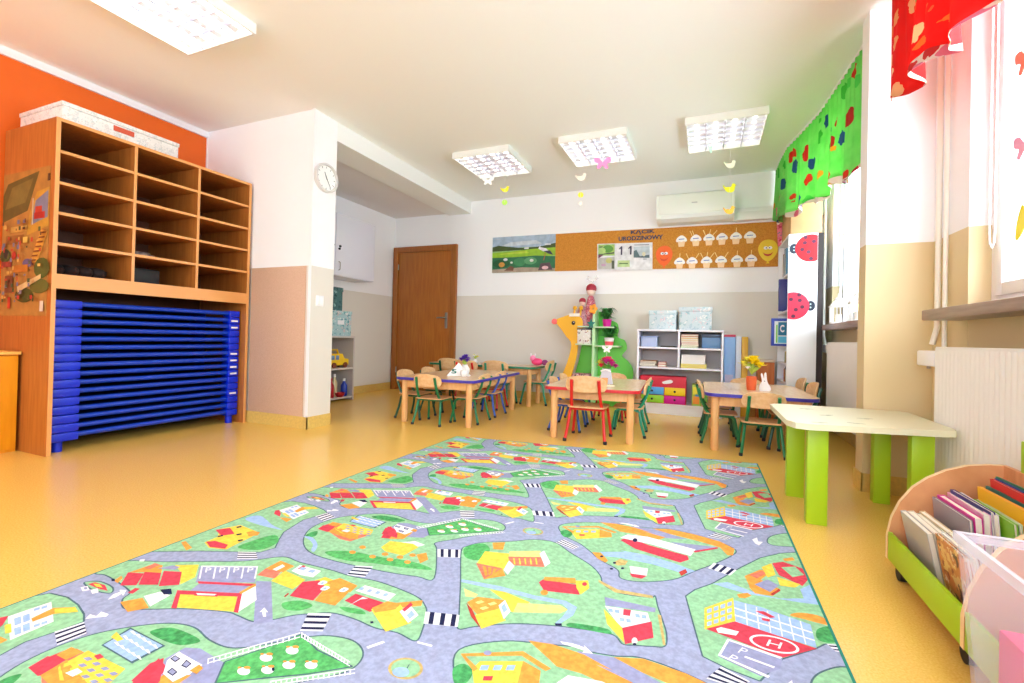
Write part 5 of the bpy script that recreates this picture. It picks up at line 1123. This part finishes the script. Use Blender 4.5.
# roads and lots laid over the grass
add('2', 'p', [(225, 285), (285, 288), (291, 450), (214, 460)], 2)
add('1', 'p', [(800, 226), (1030, 230), (1020, 292), (782, 292)], 2)
add('1', 'p', [(660, 600), (740, 555), (800, 558), (922, 632), (880, 683), (800, 730), (600, 720)], 2)
add('3', 'p', [(818, 350), (1023, 395), (1020, 412), (822, 384)], 2)
add('4', 'p', [(430, 522), (393, 590), (560, 670), (640, 640), (650, 598)], 2)
add('4', 'p', [(40, 64), (130, 74), (200, 96), (270, 118), (180, 112), (90, 86)], 2)
# P lot
for x in (5, 60, 115, 172, 226): add('2', 'w', [(x, 226), (x+6, 226), (x-4, 276), (x-10, 276)], 3)
add('2', 'w', [(5, 224), (230, 226), (230, 231), (5, 229)], 3)
def rug_text(ch, tile, quad, lv=4, c='w'):
    (ax, ay), (bx_, by), (cx, cy), (dx, dy) = quad   # lower-left, lower-right, upper-right, upper-left
    for P in glyph_polys(ch):
        add(tile, c, [((1-u)*(1-v)*ax+u*(1-v)*bx_+u*v*cx+(1-u)*v*dx, (1-u)*(1-v)*ay+u*(1-v)*by+u*v*cy+(1-u)*v*dy) for u, v in P], lv)
for x in (20, 76, 132, 188): rug_text('P', '2', ((x, 252), (x+24, 252), (x+26, 232), (x+4, 232)))
# supermarket
add('1', 'y', [(714, 330), (948, 342), (940, 410), (700, 392)], 3); add('1', 'r', [(684, 396), (708, 326), (724, 328), (706, 398)], 4); add('1', 'r', [(708, 324), (956, 336), (952, 350), (710, 340)], 4)
add('1', 'w', [(956, 340), (1022, 305), (1026, 362), (952, 412)], 3); add('1', 'r', [(934, 412), (954, 335), (968, 336), (952, 416)], 4); add('1', 'p', [(760, 325), (800, 294), (1000, 302), (956, 336)], 3)
add('1', 'r', [(790, 288), (1024, 298), (1020, 308), (794, 297)], 4); add('1', 'r', [(770, 330), (880, 336), (868, 350), (778, 346)], 4); add('1', 'w', [(784, 336), (866, 340), (858, 346), (790, 344)], 5); add('1', 'o', [(956, 332), (1020, 298), (1024, 306), (962, 340)], 4)
# red roofs
add('1', 'y', [(724, 250), (700, 222), (795, 220), (780, 270), (720, 300)], 3)
for a in ([(480, 305), (512, 252), (575, 256), (545, 304)], [(553, 302), (578, 250), (645, 254), (632, 302)], [(634, 308), (655, 246), (727, 250), (716, 302)]): add('1', 'r', a, 4)
add('1', 'o', [(515, 252), (600, 222), (650, 222), (645, 255), (575, 250)], 3); add('1', 'p', [(630, 236), (690, 224), (720, 230), (700, 242)], 5); add('1', 'o', [(455, 285), (485, 265), (490, 275), (470, 295)], 3); add('1', 'k', [(445, 280), (458, 278), (460, 288), (446, 288)], 5); add('1', 'c', [(575, 235), (620, 215), (640, 222), (600, 240)], 5)
add('1', 'o', [(480, 372), (570, 355), (595, 395), (510, 412)], 4); add('1', 'w', [(575, 348), (640, 330), (680, 345), (600, 390)], 4); add('1', 'k', [(640, 322), (684, 318), (688, 340), (655, 342)], 5); add('1', 'r', [(510, 335), (540, 315), (560, 318), (530, 338)], 4)
add('1', 'w', [(430, 362), (452, 340), (480, 330), (478, 322), (506, 322), (492, 346), (486, 338), (462, 352)], 3)
add('1', 'w', [(340, 440), (360, 420), (385, 428), (405, 410), (435, 420), (425, 430), (380, 434)], 3)
add('1', 'w', [(322, 312), (350, 306), (358, 322), (330, 328)], 3); add('1', 'w', [(362, 322), (390, 316), (394, 332), (368, 338)], 3); add('1', 'r', [(352, 300), (380, 292), (420, 304), (430, 326), (400, 320)], 4); add('1', 'y', [(372, 298), (398, 300), (410, 314), (385, 310)], 5); add('1', 'p', [(334, 314), (346, 311), (350, 320), (338, 323)], 5)
# castle
add('1', 'y', [(880, 76), (962, 60), (1023, 85), (1010, 106), (960, 130), (905, 158), (835, 152), (818, 130), (870, 108)], 3); add('1', 'r', [(824, 128), (860, 124), (912, 140), (900, 156), (840, 150)], 4); add('1', 'r', [(862, 80), (920, 72), (938, 96), (885, 104)], 4)
for x, y in ((945, 68), (945, 98), (950, 122), (870, 105)): add('1', 'k', [(x, y), (x+20, y-4), (x+22, y+1), (x+2, y+5)], 5)
add('1', 'o', [(985, 90), (1010, 84), (1040, 90), (1030, 102), (995, 106)], 4); add('1', 'o', [(724, 130), (742, 125), (768, 152), (745, 162)], 3); add('2', 'dg', [(150, 150), (220, 120), (300, 100), (310, 130), (240, 160)], 2, True); add('2', 'lb', [(180, 35), (240, 22), (290, 60), (330, 80), (240, 60)], 3, True)
add('1', 'w', [(560, 200), (580, 198), (576, 206), (556, 207)], 3)
# white house
add('1', 'w', [(30, 430), (205, 370), (214, 450), (40, 525)], 3); add('1', 'o', [(125, 438), (213, 396), (300, 392), (312, 410), (215, 420), (130, 452)], 4); add('1', 'y', [(218, 400), (300, 392), (312, 412), (218, 420)], 5)
for x, y in ((55, 440), (90, 428), (55, 480), (90, 466)): add('1', 'lb', [(x, y), (x+28, y-10), (x+30, y+18), (x+3, y+28)], 5)
for x, y in ((135, 400), (165, 392), (135, 465), (165, 455)): add('1', 'lb', [(x, y), (x+24, y-8), (x+24, y+2), (x, y+10)], 5)
add('1', 'r', [(-40, 470), (0, 435), (34, 428), (10, 465), (-30, 500)], 4); add('1', 'y', [(18, 465), (44, 458), (46, 495), (20, 500)], 4); add('1', 'o', [(-40, 510), (0, 512), (30, 525), (0, 540), (-40, 560)], 4)
# yellow and red terrace
add('2', 'c', [(228, 262), (262, 236), (325, 246), (300, 276)], 3); add('2', 'o', [(262, 236), (322, 204), (378, 226), (332, 250)], 3); add('2', 'w', [(290, 240), (330, 220), (340, 228), (305, 246)], 5)
add('2', 'y', [(284, 286), (340, 245), (422, 282), (370, 320)], 4); add('2', 'w', [(366, 246), (400, 222), (484, 246), (452, 272), (400, 262)], 4); add('2', 'r', [(358, 347), (410, 290), (478, 284), (502, 312), (452, 366)], 4)
add('2', 'y', [(460, 284), (500, 270), (560, 292), (510, 312)], 3); add('2', 'o', [(458, 366), (505, 310), (548, 294), (604, 320), (580, 348), (540, 386)], 4); add('2', 'o', [(500, 292), (560, 274), (630, 305), (600, 332), (545, 312)], 3)
add('2', 'w', [(622, 326), (660, 304), (784, 340), (752, 368)], 4); add('2', 'r', [(578, 366), (622, 338), (742, 376), (680, 412)], 4); add('2', 'w', [(590, 390), (650, 352), (672, 358), (640, 362)], 5)
for x, y in ((632, 322), (664, 330), (696, 338), (728, 346)): add('2', 'lb', [(x, y), (x+14, y-10), (x+28, y-7), (x+16, y+4)], 6)
for x, y in ((394, 240), (430, 250)): add('2', 'lb', [(x, y), (x+14, y-9), (x+34, y-5), (x+20, y+6)], 6)
add('2', 'r', [(390, 238), (412, 224), (424, 227), (402, 242)], 5)
for x, y in ((480, 322), (555, 328), (470, 300)): add('2', 'w', smooth_closed([(x, y), (x+20, y-14), (x+40, y-8), (x+20, y+4)], 3), 6); add('2', 'lb', [(x+10, y-2), (x+20, y-9), (x+30, y-6), (x+20, y+1)], 7)
add('2', 'y', [(684, 402), (740, 372), (802, 382), (845, 456), (742, 492)], 5); add('2', 'o', [(688, 396), (750, 370), (802, 380), (782, 402), (700, 416)], 6); add('2', 'w', [(798, 412), (836, 380), (874, 426), (832, 458)], 6); add('2', 'r', [(808, 404), (842, 374), (852, 384), (818, 412)], 7); add('2', 'lb', [(826, 426), (846, 406), (860, 424), (838, 442)], 7)
add('2', 'o', [(780, 375), (890, 364), (885, 386), (800, 394)], 3); add('2', 'dg', [(330, 375), (400, 365), (450, 385), (400, 405), (340, 400)], 2, True); add('2', 'dg', [(560, 390), (640, 400), (660, 420), (590, 412)], 2, True)
add('2', 'w', [(252, 430), (248, 410), (238, 412), (257, 393), (272, 412), (262, 412), (264, 430)], 3)
add('2', 'k', [(680, 452), (692, 450), (694, 458), (682, 460)], 6); add('2', 'br', [(335, 350), (352, 336), (356, 340), (340, 354)], 6)
# orchard island
add('2', 'c', [(485, 66), (545, 50), (605, 64), (668, 85), (672, 102), (600, 126), (558, 116)], 3); add('2', 'r', [(485, 66), (530, 50), (548, 64), (510, 82)], 4); add('2', 'o', [(560, 100), (600, 90), (650, 96), (600, 118)], 4)
for i in range(5): add('2', 'y', [(545+i*22, 72+i*6), (560+i*22, 68+i*6), (566+i*22, 72+i*6), (551+i*22, 77+i*6)], 5)
add('2', 'r', [(724, 112), (752, 66), (788, 80), (770, 116)], 4); add('2', 'w', [(776, 72), (800, 60), (862, 76), (842, 92), (800, 90)], 3); add('2', 'o', [(754, 116), (790, 88), (852, 90), (812, 117)], 4); add('2', 'y', [(724, 150), (760, 125), (852, 136), (874, 150), (812, 184), (740, 166)], 4)
add('2', 'w', [(800, 130), (860, 125), (900, 140), (860, 150), (820, 140)], 3); add('2', 'lb', smooth_closed([(415, 106), (450, 110), (470, 140), (456, 168), (444, 160), (452, 140), (438, 120)], 3), 3)
add('2', 'dg', [(500, 168), (600, 165), (700, 185), (850, 208), (930, 240), (820, 232), (700, 215), (560, 198)], 2, True)
for x, y in ((610, 170), (690, 188), (760, 200), (830, 210), (740, 178), (850, 182), (650, 150), (890, 195), (800, 190)): add('2', 'o', ell(x, y, 14, 7, 8), 4)
add('2', 'o', [(866, 180), (905, 172), (912, 200), (880, 215)], 4)
# pond, school and cottage (seen in the near repeat)
add('1', 'ln', [(404, 546), (522, 474), (662, 548), (528, 620)], 3); add('1', 'lb', [(414, 545), (522, 482), (650, 548), (526, 612)], 4)
for o_ in ((520, 490), (490, 510), (455, 535)):
    x, y = o_
    for k in range(5): add('1', 'w', [(x+k*22, y+k*14), (x+k*22+14, y+k*14-2), (x+k*22+24, y+k*14+14), (x+k*22+16, y+k*14+15)], 5)
add('1', 'y', [(444, 515), (465, 494), (494, 524), (470, 533)], 6)
add('1', 'r', [(112, 636), (190, 590), (268, 600), (168, 668), (150, 670)], 3); add('1', 'o', [(160, 668), (268, 604), (320, 640), (360, 690), (300, 760), (230, 740)], 3); add('1', 'o', [(225, 586), (285, 554), (332, 575), (262, 606)], 4); add('1', 'y', [(270, 612), (352, 568), (500, 642), (440, 700), (350, 700), (300, 650)], 4)
for i in range(4):
    for j in range(3): add('1', 'p', [(312+i*34-j*22+20, 600+i*20+j*26), (336+i*34-j*22+20, 594+i*20+j*26), (352+i*34-j*22+20, 604+i*20+j*26), (328+i*34-j*22+20, 611+i*20+j*26)], 5)
add('1', 'r', [(375, 590), (400, 582), (416, 596), (390, 606)], 5); add('1', 'y', [(232, 640), (240, 628), (256, 690), (238, 690)], 5); add('1', 'w', [(260, 660), (310, 640), (330, 655), (290, 675)], 5)
add('1', 'r', [(525, 690), (600, 620), (655, 598), (640, 690), (600, 740)], 4); add('1', 'w', [(652, 662), (668, 608), (716, 572), (805, 635), (745, 668), (690, 695)], 4)
for a in ([(680, 602), (700, 588), (722, 602), (700, 616)], [(724, 630), (745, 606), (766, 622), (745, 640)], [(666, 656), (688, 638), (710, 656), (690, 672)]): add('1', 'k', a, 5); add('1', 'p', [((x*.7+sum(q[0] for q in a)/4*.3), (y*.7+sum(q[1] for q in a)/4*.3)) for x, y in a], 6)
add('1', 'o', [(758, 650), (796, 625), (812, 640), (786, 664)], 5)
add('2', 'fg', [(420, 108), (440, 90), (470, 85), (460, 105)], 2, True)
add('1', 'fg', [(600, 490), (680, 474), (760, 500), (800, 530), (720, 545), (640, 520)], 2, True)
# sheep meadow
add('2', 'dg', [(98, 612), (250, 560), (405, 500), (470, 565), (610, 632), (430, 662), (280, 676), (60, 700)], 2, False, True)
for a, c in (((30, 600), (400, 494)), ((405, 494), (600, 612)), ((280, 690), (620, 640))):
    n = 16
    for k in range(n):
        x, y = a[0]+(c[0]-a[0])*k/n, a[1]+(c[1]-a[1])*k/n; add('2', 'w', [(x, y), (x+5, y), (x+4, y+22), (x-1, y+22)], 3)
    for dz in (0, 16): add('2', 'w', [(a[0], a[1]+dz), (c[0], c[1]+dz), (c[0], c[1]+dz+4), (a[0], a[1]+dz+4)], 3)
for x, y in ((368, 568), (264, 597), (174, 652), (270, 647), (355, 627), (444, 627)):
    add('2', 'w', ell(x, y, 26, 16), 4); add('2', 'o', ell(x+14, y-14, 14, 6, 8), 5); add('2', 'o', ell(x-16, y-14, 8, 4, 8), 5)
add('2', 'k', ell(292, 645, 6, 8, 8), 6)
# roundabout
add('2', 't', ell(822, 640, 70, 44, 24), 3); add('2', 'g', ell(822, 640, 58, 36, 24), 4); add('2', 'lb', ell(803, 656, 34, 20, 18), 5); add('2', 'ln', [(826, 640), (836, 624), (838, 626), (830, 642)], 6)
# orange church, bus, stream, farm
add('3', 'dg', [(260, 150), (330, 134), (360, 160), (320, 200), (262, 190)], 2, True)
add('3', 'y', [(308, 214), (340, 166), (442, 176), (456, 232), (418, 244)], 3); add('3', 'c', [(304, 214), (412, 236), (336, 280)], 4); add('3', 'o', [(334, 280), (408, 236), (422, 266)], 5); add('3', 'w', [(414, 242), (436, 204), (458, 226), (430, 262)], 5)
add('3', 'ly', [(438, 166), (560, 164), (572, 190), (434, 188)], 3); add('3', 'c', [(432, 188), (566, 190), (577, 230), (440, 222)], 4); add('3', 'w', [(558, 176), (576, 164), (602, 214), (580, 230)], 5); add('3', 'o', [(370, 132), (420, 130), (412, 160), (374, 158)], 4)
for i in range(5): add('3', 'y', [(452+i*22, 196), (458+i*22, 196), (462+i*22, 220), (456+i*22, 220)], 5)
for i in range(3): add('3', 'o', [(330+i*22, 226+i*5), (344+i*22, 228+i*5), (350+i*14, 262-i*4), (340+i*14, 268-i*4)], 5)
add('3', 'r', [(555, 292), (572, 280), (706, 302), (718, 342), (576, 326)], 4); add('3', 'y', [(702, 286), (752, 285), (757, 316), (722, 342), (706, 316)], 5); add('3', 'o', [(578, 270), (700, 275), (706, 298), (574, 284)], 4); add('3', 'o', ell(577, 334, 15, 11, 12), 5); add('3', 'r', ell(738, 300, 10, 8, 10), 6)
add('3', 'lb', [(245, 290), (390, 322), (530, 358), (650, 380), (672, 400), (650, 430), (620, 457), (642, 457), (692, 425), (708, 392), (662, 366), (540, 345), (400, 307), (246, 279)], 3); add('3', 'k', [(618, 458), (646, 458), (648, 468), (622, 467)], 4)
add('3', 'y', [(358, 320), (420, 330), (520, 372), (450, 412), (432, 402), (420, 366)], 2); add('3', 'ly', [(470, 374), (640, 384), (672, 402), (640, 416), (452, 412)], 2); add('3', 'ly', [(255, 315), (312, 340), (300, 352), (262, 348)], 2)
add('3', 'br', [(265, 376), (288, 400), (322, 478), (284, 430)], 4); add('3', 'o', [(268, 372), (310, 350), (422, 364), (392, 400), (310, 422), (290, 402)], 3); add('3', 'y', [(300, 424), (402, 396), (422, 446), (325, 480)], 4); add('3', 'w', [(394, 386), (420, 364), (442, 410), (415, 442)], 5)
for x, y in ((300, 372), (350, 378), (318, 396)): add('3', 'ly', [(x, y), (x+26, y-7), (x+38, y), (x+12, y+8)], 4)
add('3', 'lb', [(404, 392), (418, 378), (430, 404), (414, 418)], 6)
add('3', 'w', [(818, 386), (990, 414), (1002, 452), (884, 476)], 3); add('3', 'y', [(815, 400), (890, 476), (896, 536), (828, 460)], 4); add('3', 'r', [(888, 476), (1006, 450), (1014, 516), (900, 542)], 4); add('3', 'r', [(894, 400), (924, 404), (920, 428), (892, 424)], 4)
for x, y in ((832, 398), (858, 402), (878, 436), (904, 440), (940, 420), (966, 424)): add('3', 'lb', [(x, y), (x+18, y+2), (x+20, y+16), (x+2, y+14)], 5)
add('3', 'w', ell(938, 530, 12, 14, 10), 6); add('3', 'k', ell(938, 543, 8, 5, 8), 7)
add('3', 't', [(793, 280), (870, 320), (1010, 345), (1012, 356), (860, 332), (795, 290)], 3); add('4', 't', [(150, 420), (164, 425), (182, 545), (172, 545)], 3); add('3', 'fg', [(680, 455), (760, 465), (830, 480), (840, 500), (740, 482), (670, 468)], 2, True)
# station and orange banks
add('3', 'fg', [(212, 640), (255, 620), (292, 650), (262, 700), (218, 700)], 2, True); add('3', 'y', [(288, 642), (320, 610), (492, 610), (562, 650), (556, 700), (300, 730)], 3); add('3', 'o', [(492, 610), (562, 650), (556, 700), (470, 700)], 4)
for x in (325, 378, 430): add('3', 'lb', [(x, 628), (x+32, 628), (x+24, 648), (x-8, 648)], 5)
add('3', 'r', [(335, 672), (372, 672), (366, 690), (330, 690)], 5); add('3', 'p', ell(350, 578, 16, 10, 10), 5)
add('3', 'o', [(242, 580), (492, 570), (604, 640), (582, 650), (486, 588), (262, 590), (312, 640), (294, 652)], 3)
q = mix(('3', [(800, 48), (860, 54), (940, 70), (1010, 92)]), ('4', [(90, 84), (182, 110), (150, 120), (60, 96), (0, 86)]), ('3', [(860, 76)])); addw('o', q, 3)
add('4', 'o', [(130, 74), (200, 77), (300, 98), (400, 126), (458, 156), (452, 182), (430, 182), (400, 150), (300, 121), (200, 96)], 3)
# airport and duck pond
add('4', 'r', [(0, 120), (40, 110), (110, 140), (270, 185), (276, 200), (240, 212), (60, 156)], 4); add('4', 'w', [(30, 99), (110, 108), (302, 160), (282, 186), (130, 140), (0, 112)], 5); add('4', 'p', [(200, 128), (392, 150), (300, 168)], 4); add('4', 'r', [(292, 166), (390, 150), (392, 156), (300, 172)], 5); add('4', 'k', ell(60, 122, 10, 8, 10), 6)
q = mix(('3', [(800, 168), (900, 168)]), ('4', [(0, 162), (100, 180), (210, 212), (300, 246), (262, 258), (130, 218), (0, 192)]), ('3', [(930, 196), (820, 186)])); addw('lb', q, 3)
add('3', 'o', [(768, 170), (802, 172), (832, 204), (822, 212), (790, 196)], 4); add('3', 't', [(850, 212), (880, 198), (912, 206), (900, 222), (870, 224)], 4); add('3', 'w', [(918, 226), (992, 236), (986, 266), (924, 256)], 4); add('3', 'r', [(918, 256), (988, 266), (966, 278), (928, 270)], 5)
for x, y in ((806, 188), (846, 238), (858, 214), (890, 236)): add('3', 'k', ell(x, y, 7, 4, 8), 6)
add('4', 'br', [(235, 250), (262, 238), (270, 252), (245, 266)], 4)
# castle on the right, water, hospital
add('4', 'lb', [(370, 296), (430, 290), (560, 340), (640, 356), (735, 356), (720, 318), (760, 300), (812, 384), (720, 372), (600, 352), (500, 336)], 2)
add('4', 'o', [(498, 266), (560, 240), (604, 250), (560, 282), (520, 310)], 3); add('4', 'c', [(516, 262), (566, 246), (590, 254), (548, 276)], 4); add('4', 'o', [(516, 310), (562, 280), (642, 320), (610, 346), (540, 336)], 3); add('4', 'p', [(538, 300), (590, 280), (636, 305), (600, 331)], 4); add('4', 'r', [(608, 214), (652, 208), (742, 240), (757, 275), (730, 306), (636, 262)], 3); add('4', 'g', [(645, 231), (700, 228), (736, 262), (690, 271)], 4)
add('4', 'y', [(566, 230), (606, 215), (622, 262), (590, 272)], 4); add('4', 'y', [(628, 270), (722, 300), (700, 313), (640, 305)], 4); add('4', 'br', [(600, 340), (636, 318), (642, 326), (612, 346)], 5); add('4', 'o', [(468, 340), (510, 334), (526, 346), (500, 356), (476, 354)], 4); add('4', 'o', [(650, 196), (690, 190), (700, 202), (660, 206)], 3)
add('4', 'o', [(680, 424), (720, 414), (800, 428), (852, 464), (820, 462), (740, 441)], 3, True); add('4', 'fg', [(790, 480), (850, 470), (890, 520), (840, 536), (790, 520)], 2, True)
add('4', 'y', [(338, 396), (452, 354), (462, 448), (338, 482)], 4)
for i in range(4):
    for j in range(3):
        x, y = 348+i*27, 402-i*9+j*26; add('4', 'lb', [(x, y), (x+18, y-6), (x+18, y+10), (x, y+16)], 5)
add('4', 'lb', [(455, 364), (560, 390), (680, 432), (762, 462), (787, 556), (460, 452)], 3)
for i in range(1, 7):
    f = i/7; x0_, y0_ = 455+(762-455)*f, 364+(462-364)*f; x1_, y1_ = 460+(787-460)*f, 450+(556-450)*f; add('4', 'w', [(x0_, y0_), (x0_+5, y0_+1), (x1_+5, y1_+1), (x1_, y1_)], 4)
for i in (1, 2):
    f = i/3; add('4', 'w', [(455+5*f, 364+86*f), (762+25*f, 462+94*f), (762+25*f, 467+94*f), (455+5*f, 369+86*f)], 4)
add('4', 'r', [(540, 408), (575, 410), (622, 434), (600, 436)], 5); add('4', 'r', [(565, 436), (600, 442), (598, 452), (570, 446)], 5)
add('4', 'r', [(343, 480), (460, 450), (787, 560), (650, 597)], 4); add('4', 'w', [(384, 480), (404, 474), (476, 492), (464, 508), (392, 496)], 5)
ring = lambda rx, ry: [(617+rx*math.cos(a)+.0*math.sin(a), 543+ry*math.sin(a)+.22*rx*math.cos(a)) for a in [2*PI*i/32 for i in range(32)]]
add('4', 'w', ring(100, 32), 5); add('4', 'r', ring(88, 26), 6); rug_text('H', '4', ((584, 548), (640, 562), (650, 538), (596, 524)), 7)
for a in ([(430, 520), (650, 596), (640, 602), (434, 529)], [(430, 520), (438, 526), (400, 592), (391, 588)], [(392, 588), (398, 584), (600, 672), (592, 680)], [(500, 590), (620, 634), (614, 640), (496, 596)]): add('4', 'w', a, 5)
rug_text('P', '4', ((428, 604), (452, 614), (478, 596), (450, 584)), 5); rug_text('P', '4', ((470, 576), (496, 584), (516, 566), (488, 556)), 5)
add('4', 'w', [(528, 118), (548, 110), (552, 126), (572, 128), (556, 142), (540, 134)], 3)
# zebra crossings: white patch with n dark bars; bars run from side a-b to side d-c
def zebra(tile, a, b_, c, d, n=3):
    add(tile, 'w', [a, b_, c, d], 3); L = lambda p, q, t: (p[0]+(q[0]-p[0])*t, p[1]+(q[1]-p[1])*t)
    for i in range(n):
        f0 = (i+.42)/(n+.1); f1 = f0+.42/(n+.1)
        add(tile, 'k', [L(a, d, f0), L(b_, c, f0), L(b_, c, f1), L(a, d, f1)], 4)
zebra('1', (218, 492), (336, 452), (346, 498), (228, 546)); zebra('2', (152, 168), (224, 170), (230, 196), (148, 197)); zebra('2', (622, 224), (692, 228), (660, 270), (588, 262)); zebra('2', (432, 416), (526, 418), (490, 490), (400, 488))
zebra('3', (102, 410), (94, 458), (230, 472), (238, 424)); zebra('3', (150, 158), (150, 189), (240, 192), (241, 160)); zebra('3', (655, 118), (716, 148), (690, 158), (622, 130)); zebra('4', (375, 212), (352, 234), (440, 264), (466, 242)); zebra('4', (405, 632), (520, 692), (470, 720), (345, 680))
zebra('4', (826, 540), (896, 545), (925, 580), (862, 570), 2)
for a in ([(665, 552), (732, 528), (740, 535), (672, 560)], [(870, 530), (930, 545), (926, 552), (868, 537)]): add('2', 'w', a, 3)
add('3', 'w', [(640, 530), (690, 538), (720, 548), (740, 556), (735, 545), (772, 580), (728, 575), (738, 568), (700, 555), (650, 540)], 3)

RUG = [(-1.815, -.35), (.352, -.35), (.326, 3.36), (-1.815, 3.15)]
def clip(P, Q):
    out = P
    for i in range(len(Q)):
        a, c = Q[i], Q[(i+1) % len(Q)]; ins = lambda p: (c[0]-a[0])*(p[1]-a[1])-(c[1]-a[1])*(p[0]-a[0]) >= 0
        src, out = out, []
        for j in range(len(src)):
            p, q = src[j-1], src[j]
            if ins(p) != ins(q):
                d1 = (c[0]-a[0])*(p[1]-a[1])-(c[1]-a[1])*(p[0]-a[0]); d2 = (c[0]-a[0])*(q[1]-a[1])-(c[1]-a[1])*(q[0]-a[0]); t = d1/(d1-d2)
                out.append((p[0]+t*(q[0]-p[0]), p[1]+t*(q[1]-p[1])))
            if ins(q): out.append(q)
        if not out: return []
    return out
def area(P): return abs(sum(P[i-1][0]*P[i][1]-P[i][0]*P[i-1][1] for i in range(len(P))))/2
RT_ = .0075; b = MB(); inner = [(-1.809, -.344), (.344, -.344), (.318, 3.352), (-1.809, 3.143)]
b.prism([(u, v, .0005) for u, v in RUG], (0, 0, RT_-.0005), RIM); b.face([(u, v, RT_+.0002) for u, v in inner], RC['base'])
PER = (.004, .842)
SHP.sort(key=lambda s: s[0])
for k in (-2, -1, 0, 1, 2, 3):
    for si, (lv, c, P, ol) in enumerate(SHP):
        Q = [(u+PER[0]*k, v+PER[1]*k) for u, v in P]
        if max(v for u, v in Q) < -.4 or min(v for u, v in Q) > 3.4: continue
        z = RT_+.0003+si*3.2e-6+(k % 2)*1.6e-6
        K = clip(Q, inner)
        if len(K) > 2 and area(K) > 2e-6:
            try:
                f = b.face([(u, v, z) for u, v in K], RC[c])
                if f.normal.z < 0: f.normal_flip()
            except Exception: pass
        if ol:
            n = len(Q)
            for i in range(n):
                a, d = Q[i], Q[(i+1) % n]; L = math.dist(a, d)
                if L < 1e-5: continue
                nx, ny = -(d[1]-a[1])/L*.0022, (d[0]-a[0])/L*.0022
                S_ = clip([(a[0]-nx, a[1]-ny), (d[0]-nx, d[1]-ny), (d[0]+nx, d[1]+ny), (a[0]+nx, a[1]+ny)], inner)
                if len(S_) > 2: b.face([(u, v, z+.0000008) for u, v in S_], RC['ln'])
b.bm.normal_update()
for f in b.bm.faces:
    if f.normal.z < -.5 and f.calc_center_median().z > RT_: f.normal_flip()
tag(b.build('play_rug', smooth=False, recalc=False), 'large play rug printed with a town of roads, houses and green fields', 'rug')

# ------------------------------------------------------------------ view
vs = bpy.context.scene.view_settings
bpy.context.scene.view_settings.view_transform = 'Standard'; vs.look = 'None'; vs.exposure = EXPO; vs.gamma = 1; vs.use_curve_mapping = False
cy = bpy.context.scene.cycles; cy.max_bounces = 10; cy.diffuse_bounces = 6; cy.transparent_max_bounces = 12; cy.sample_clamp_indirect = 6
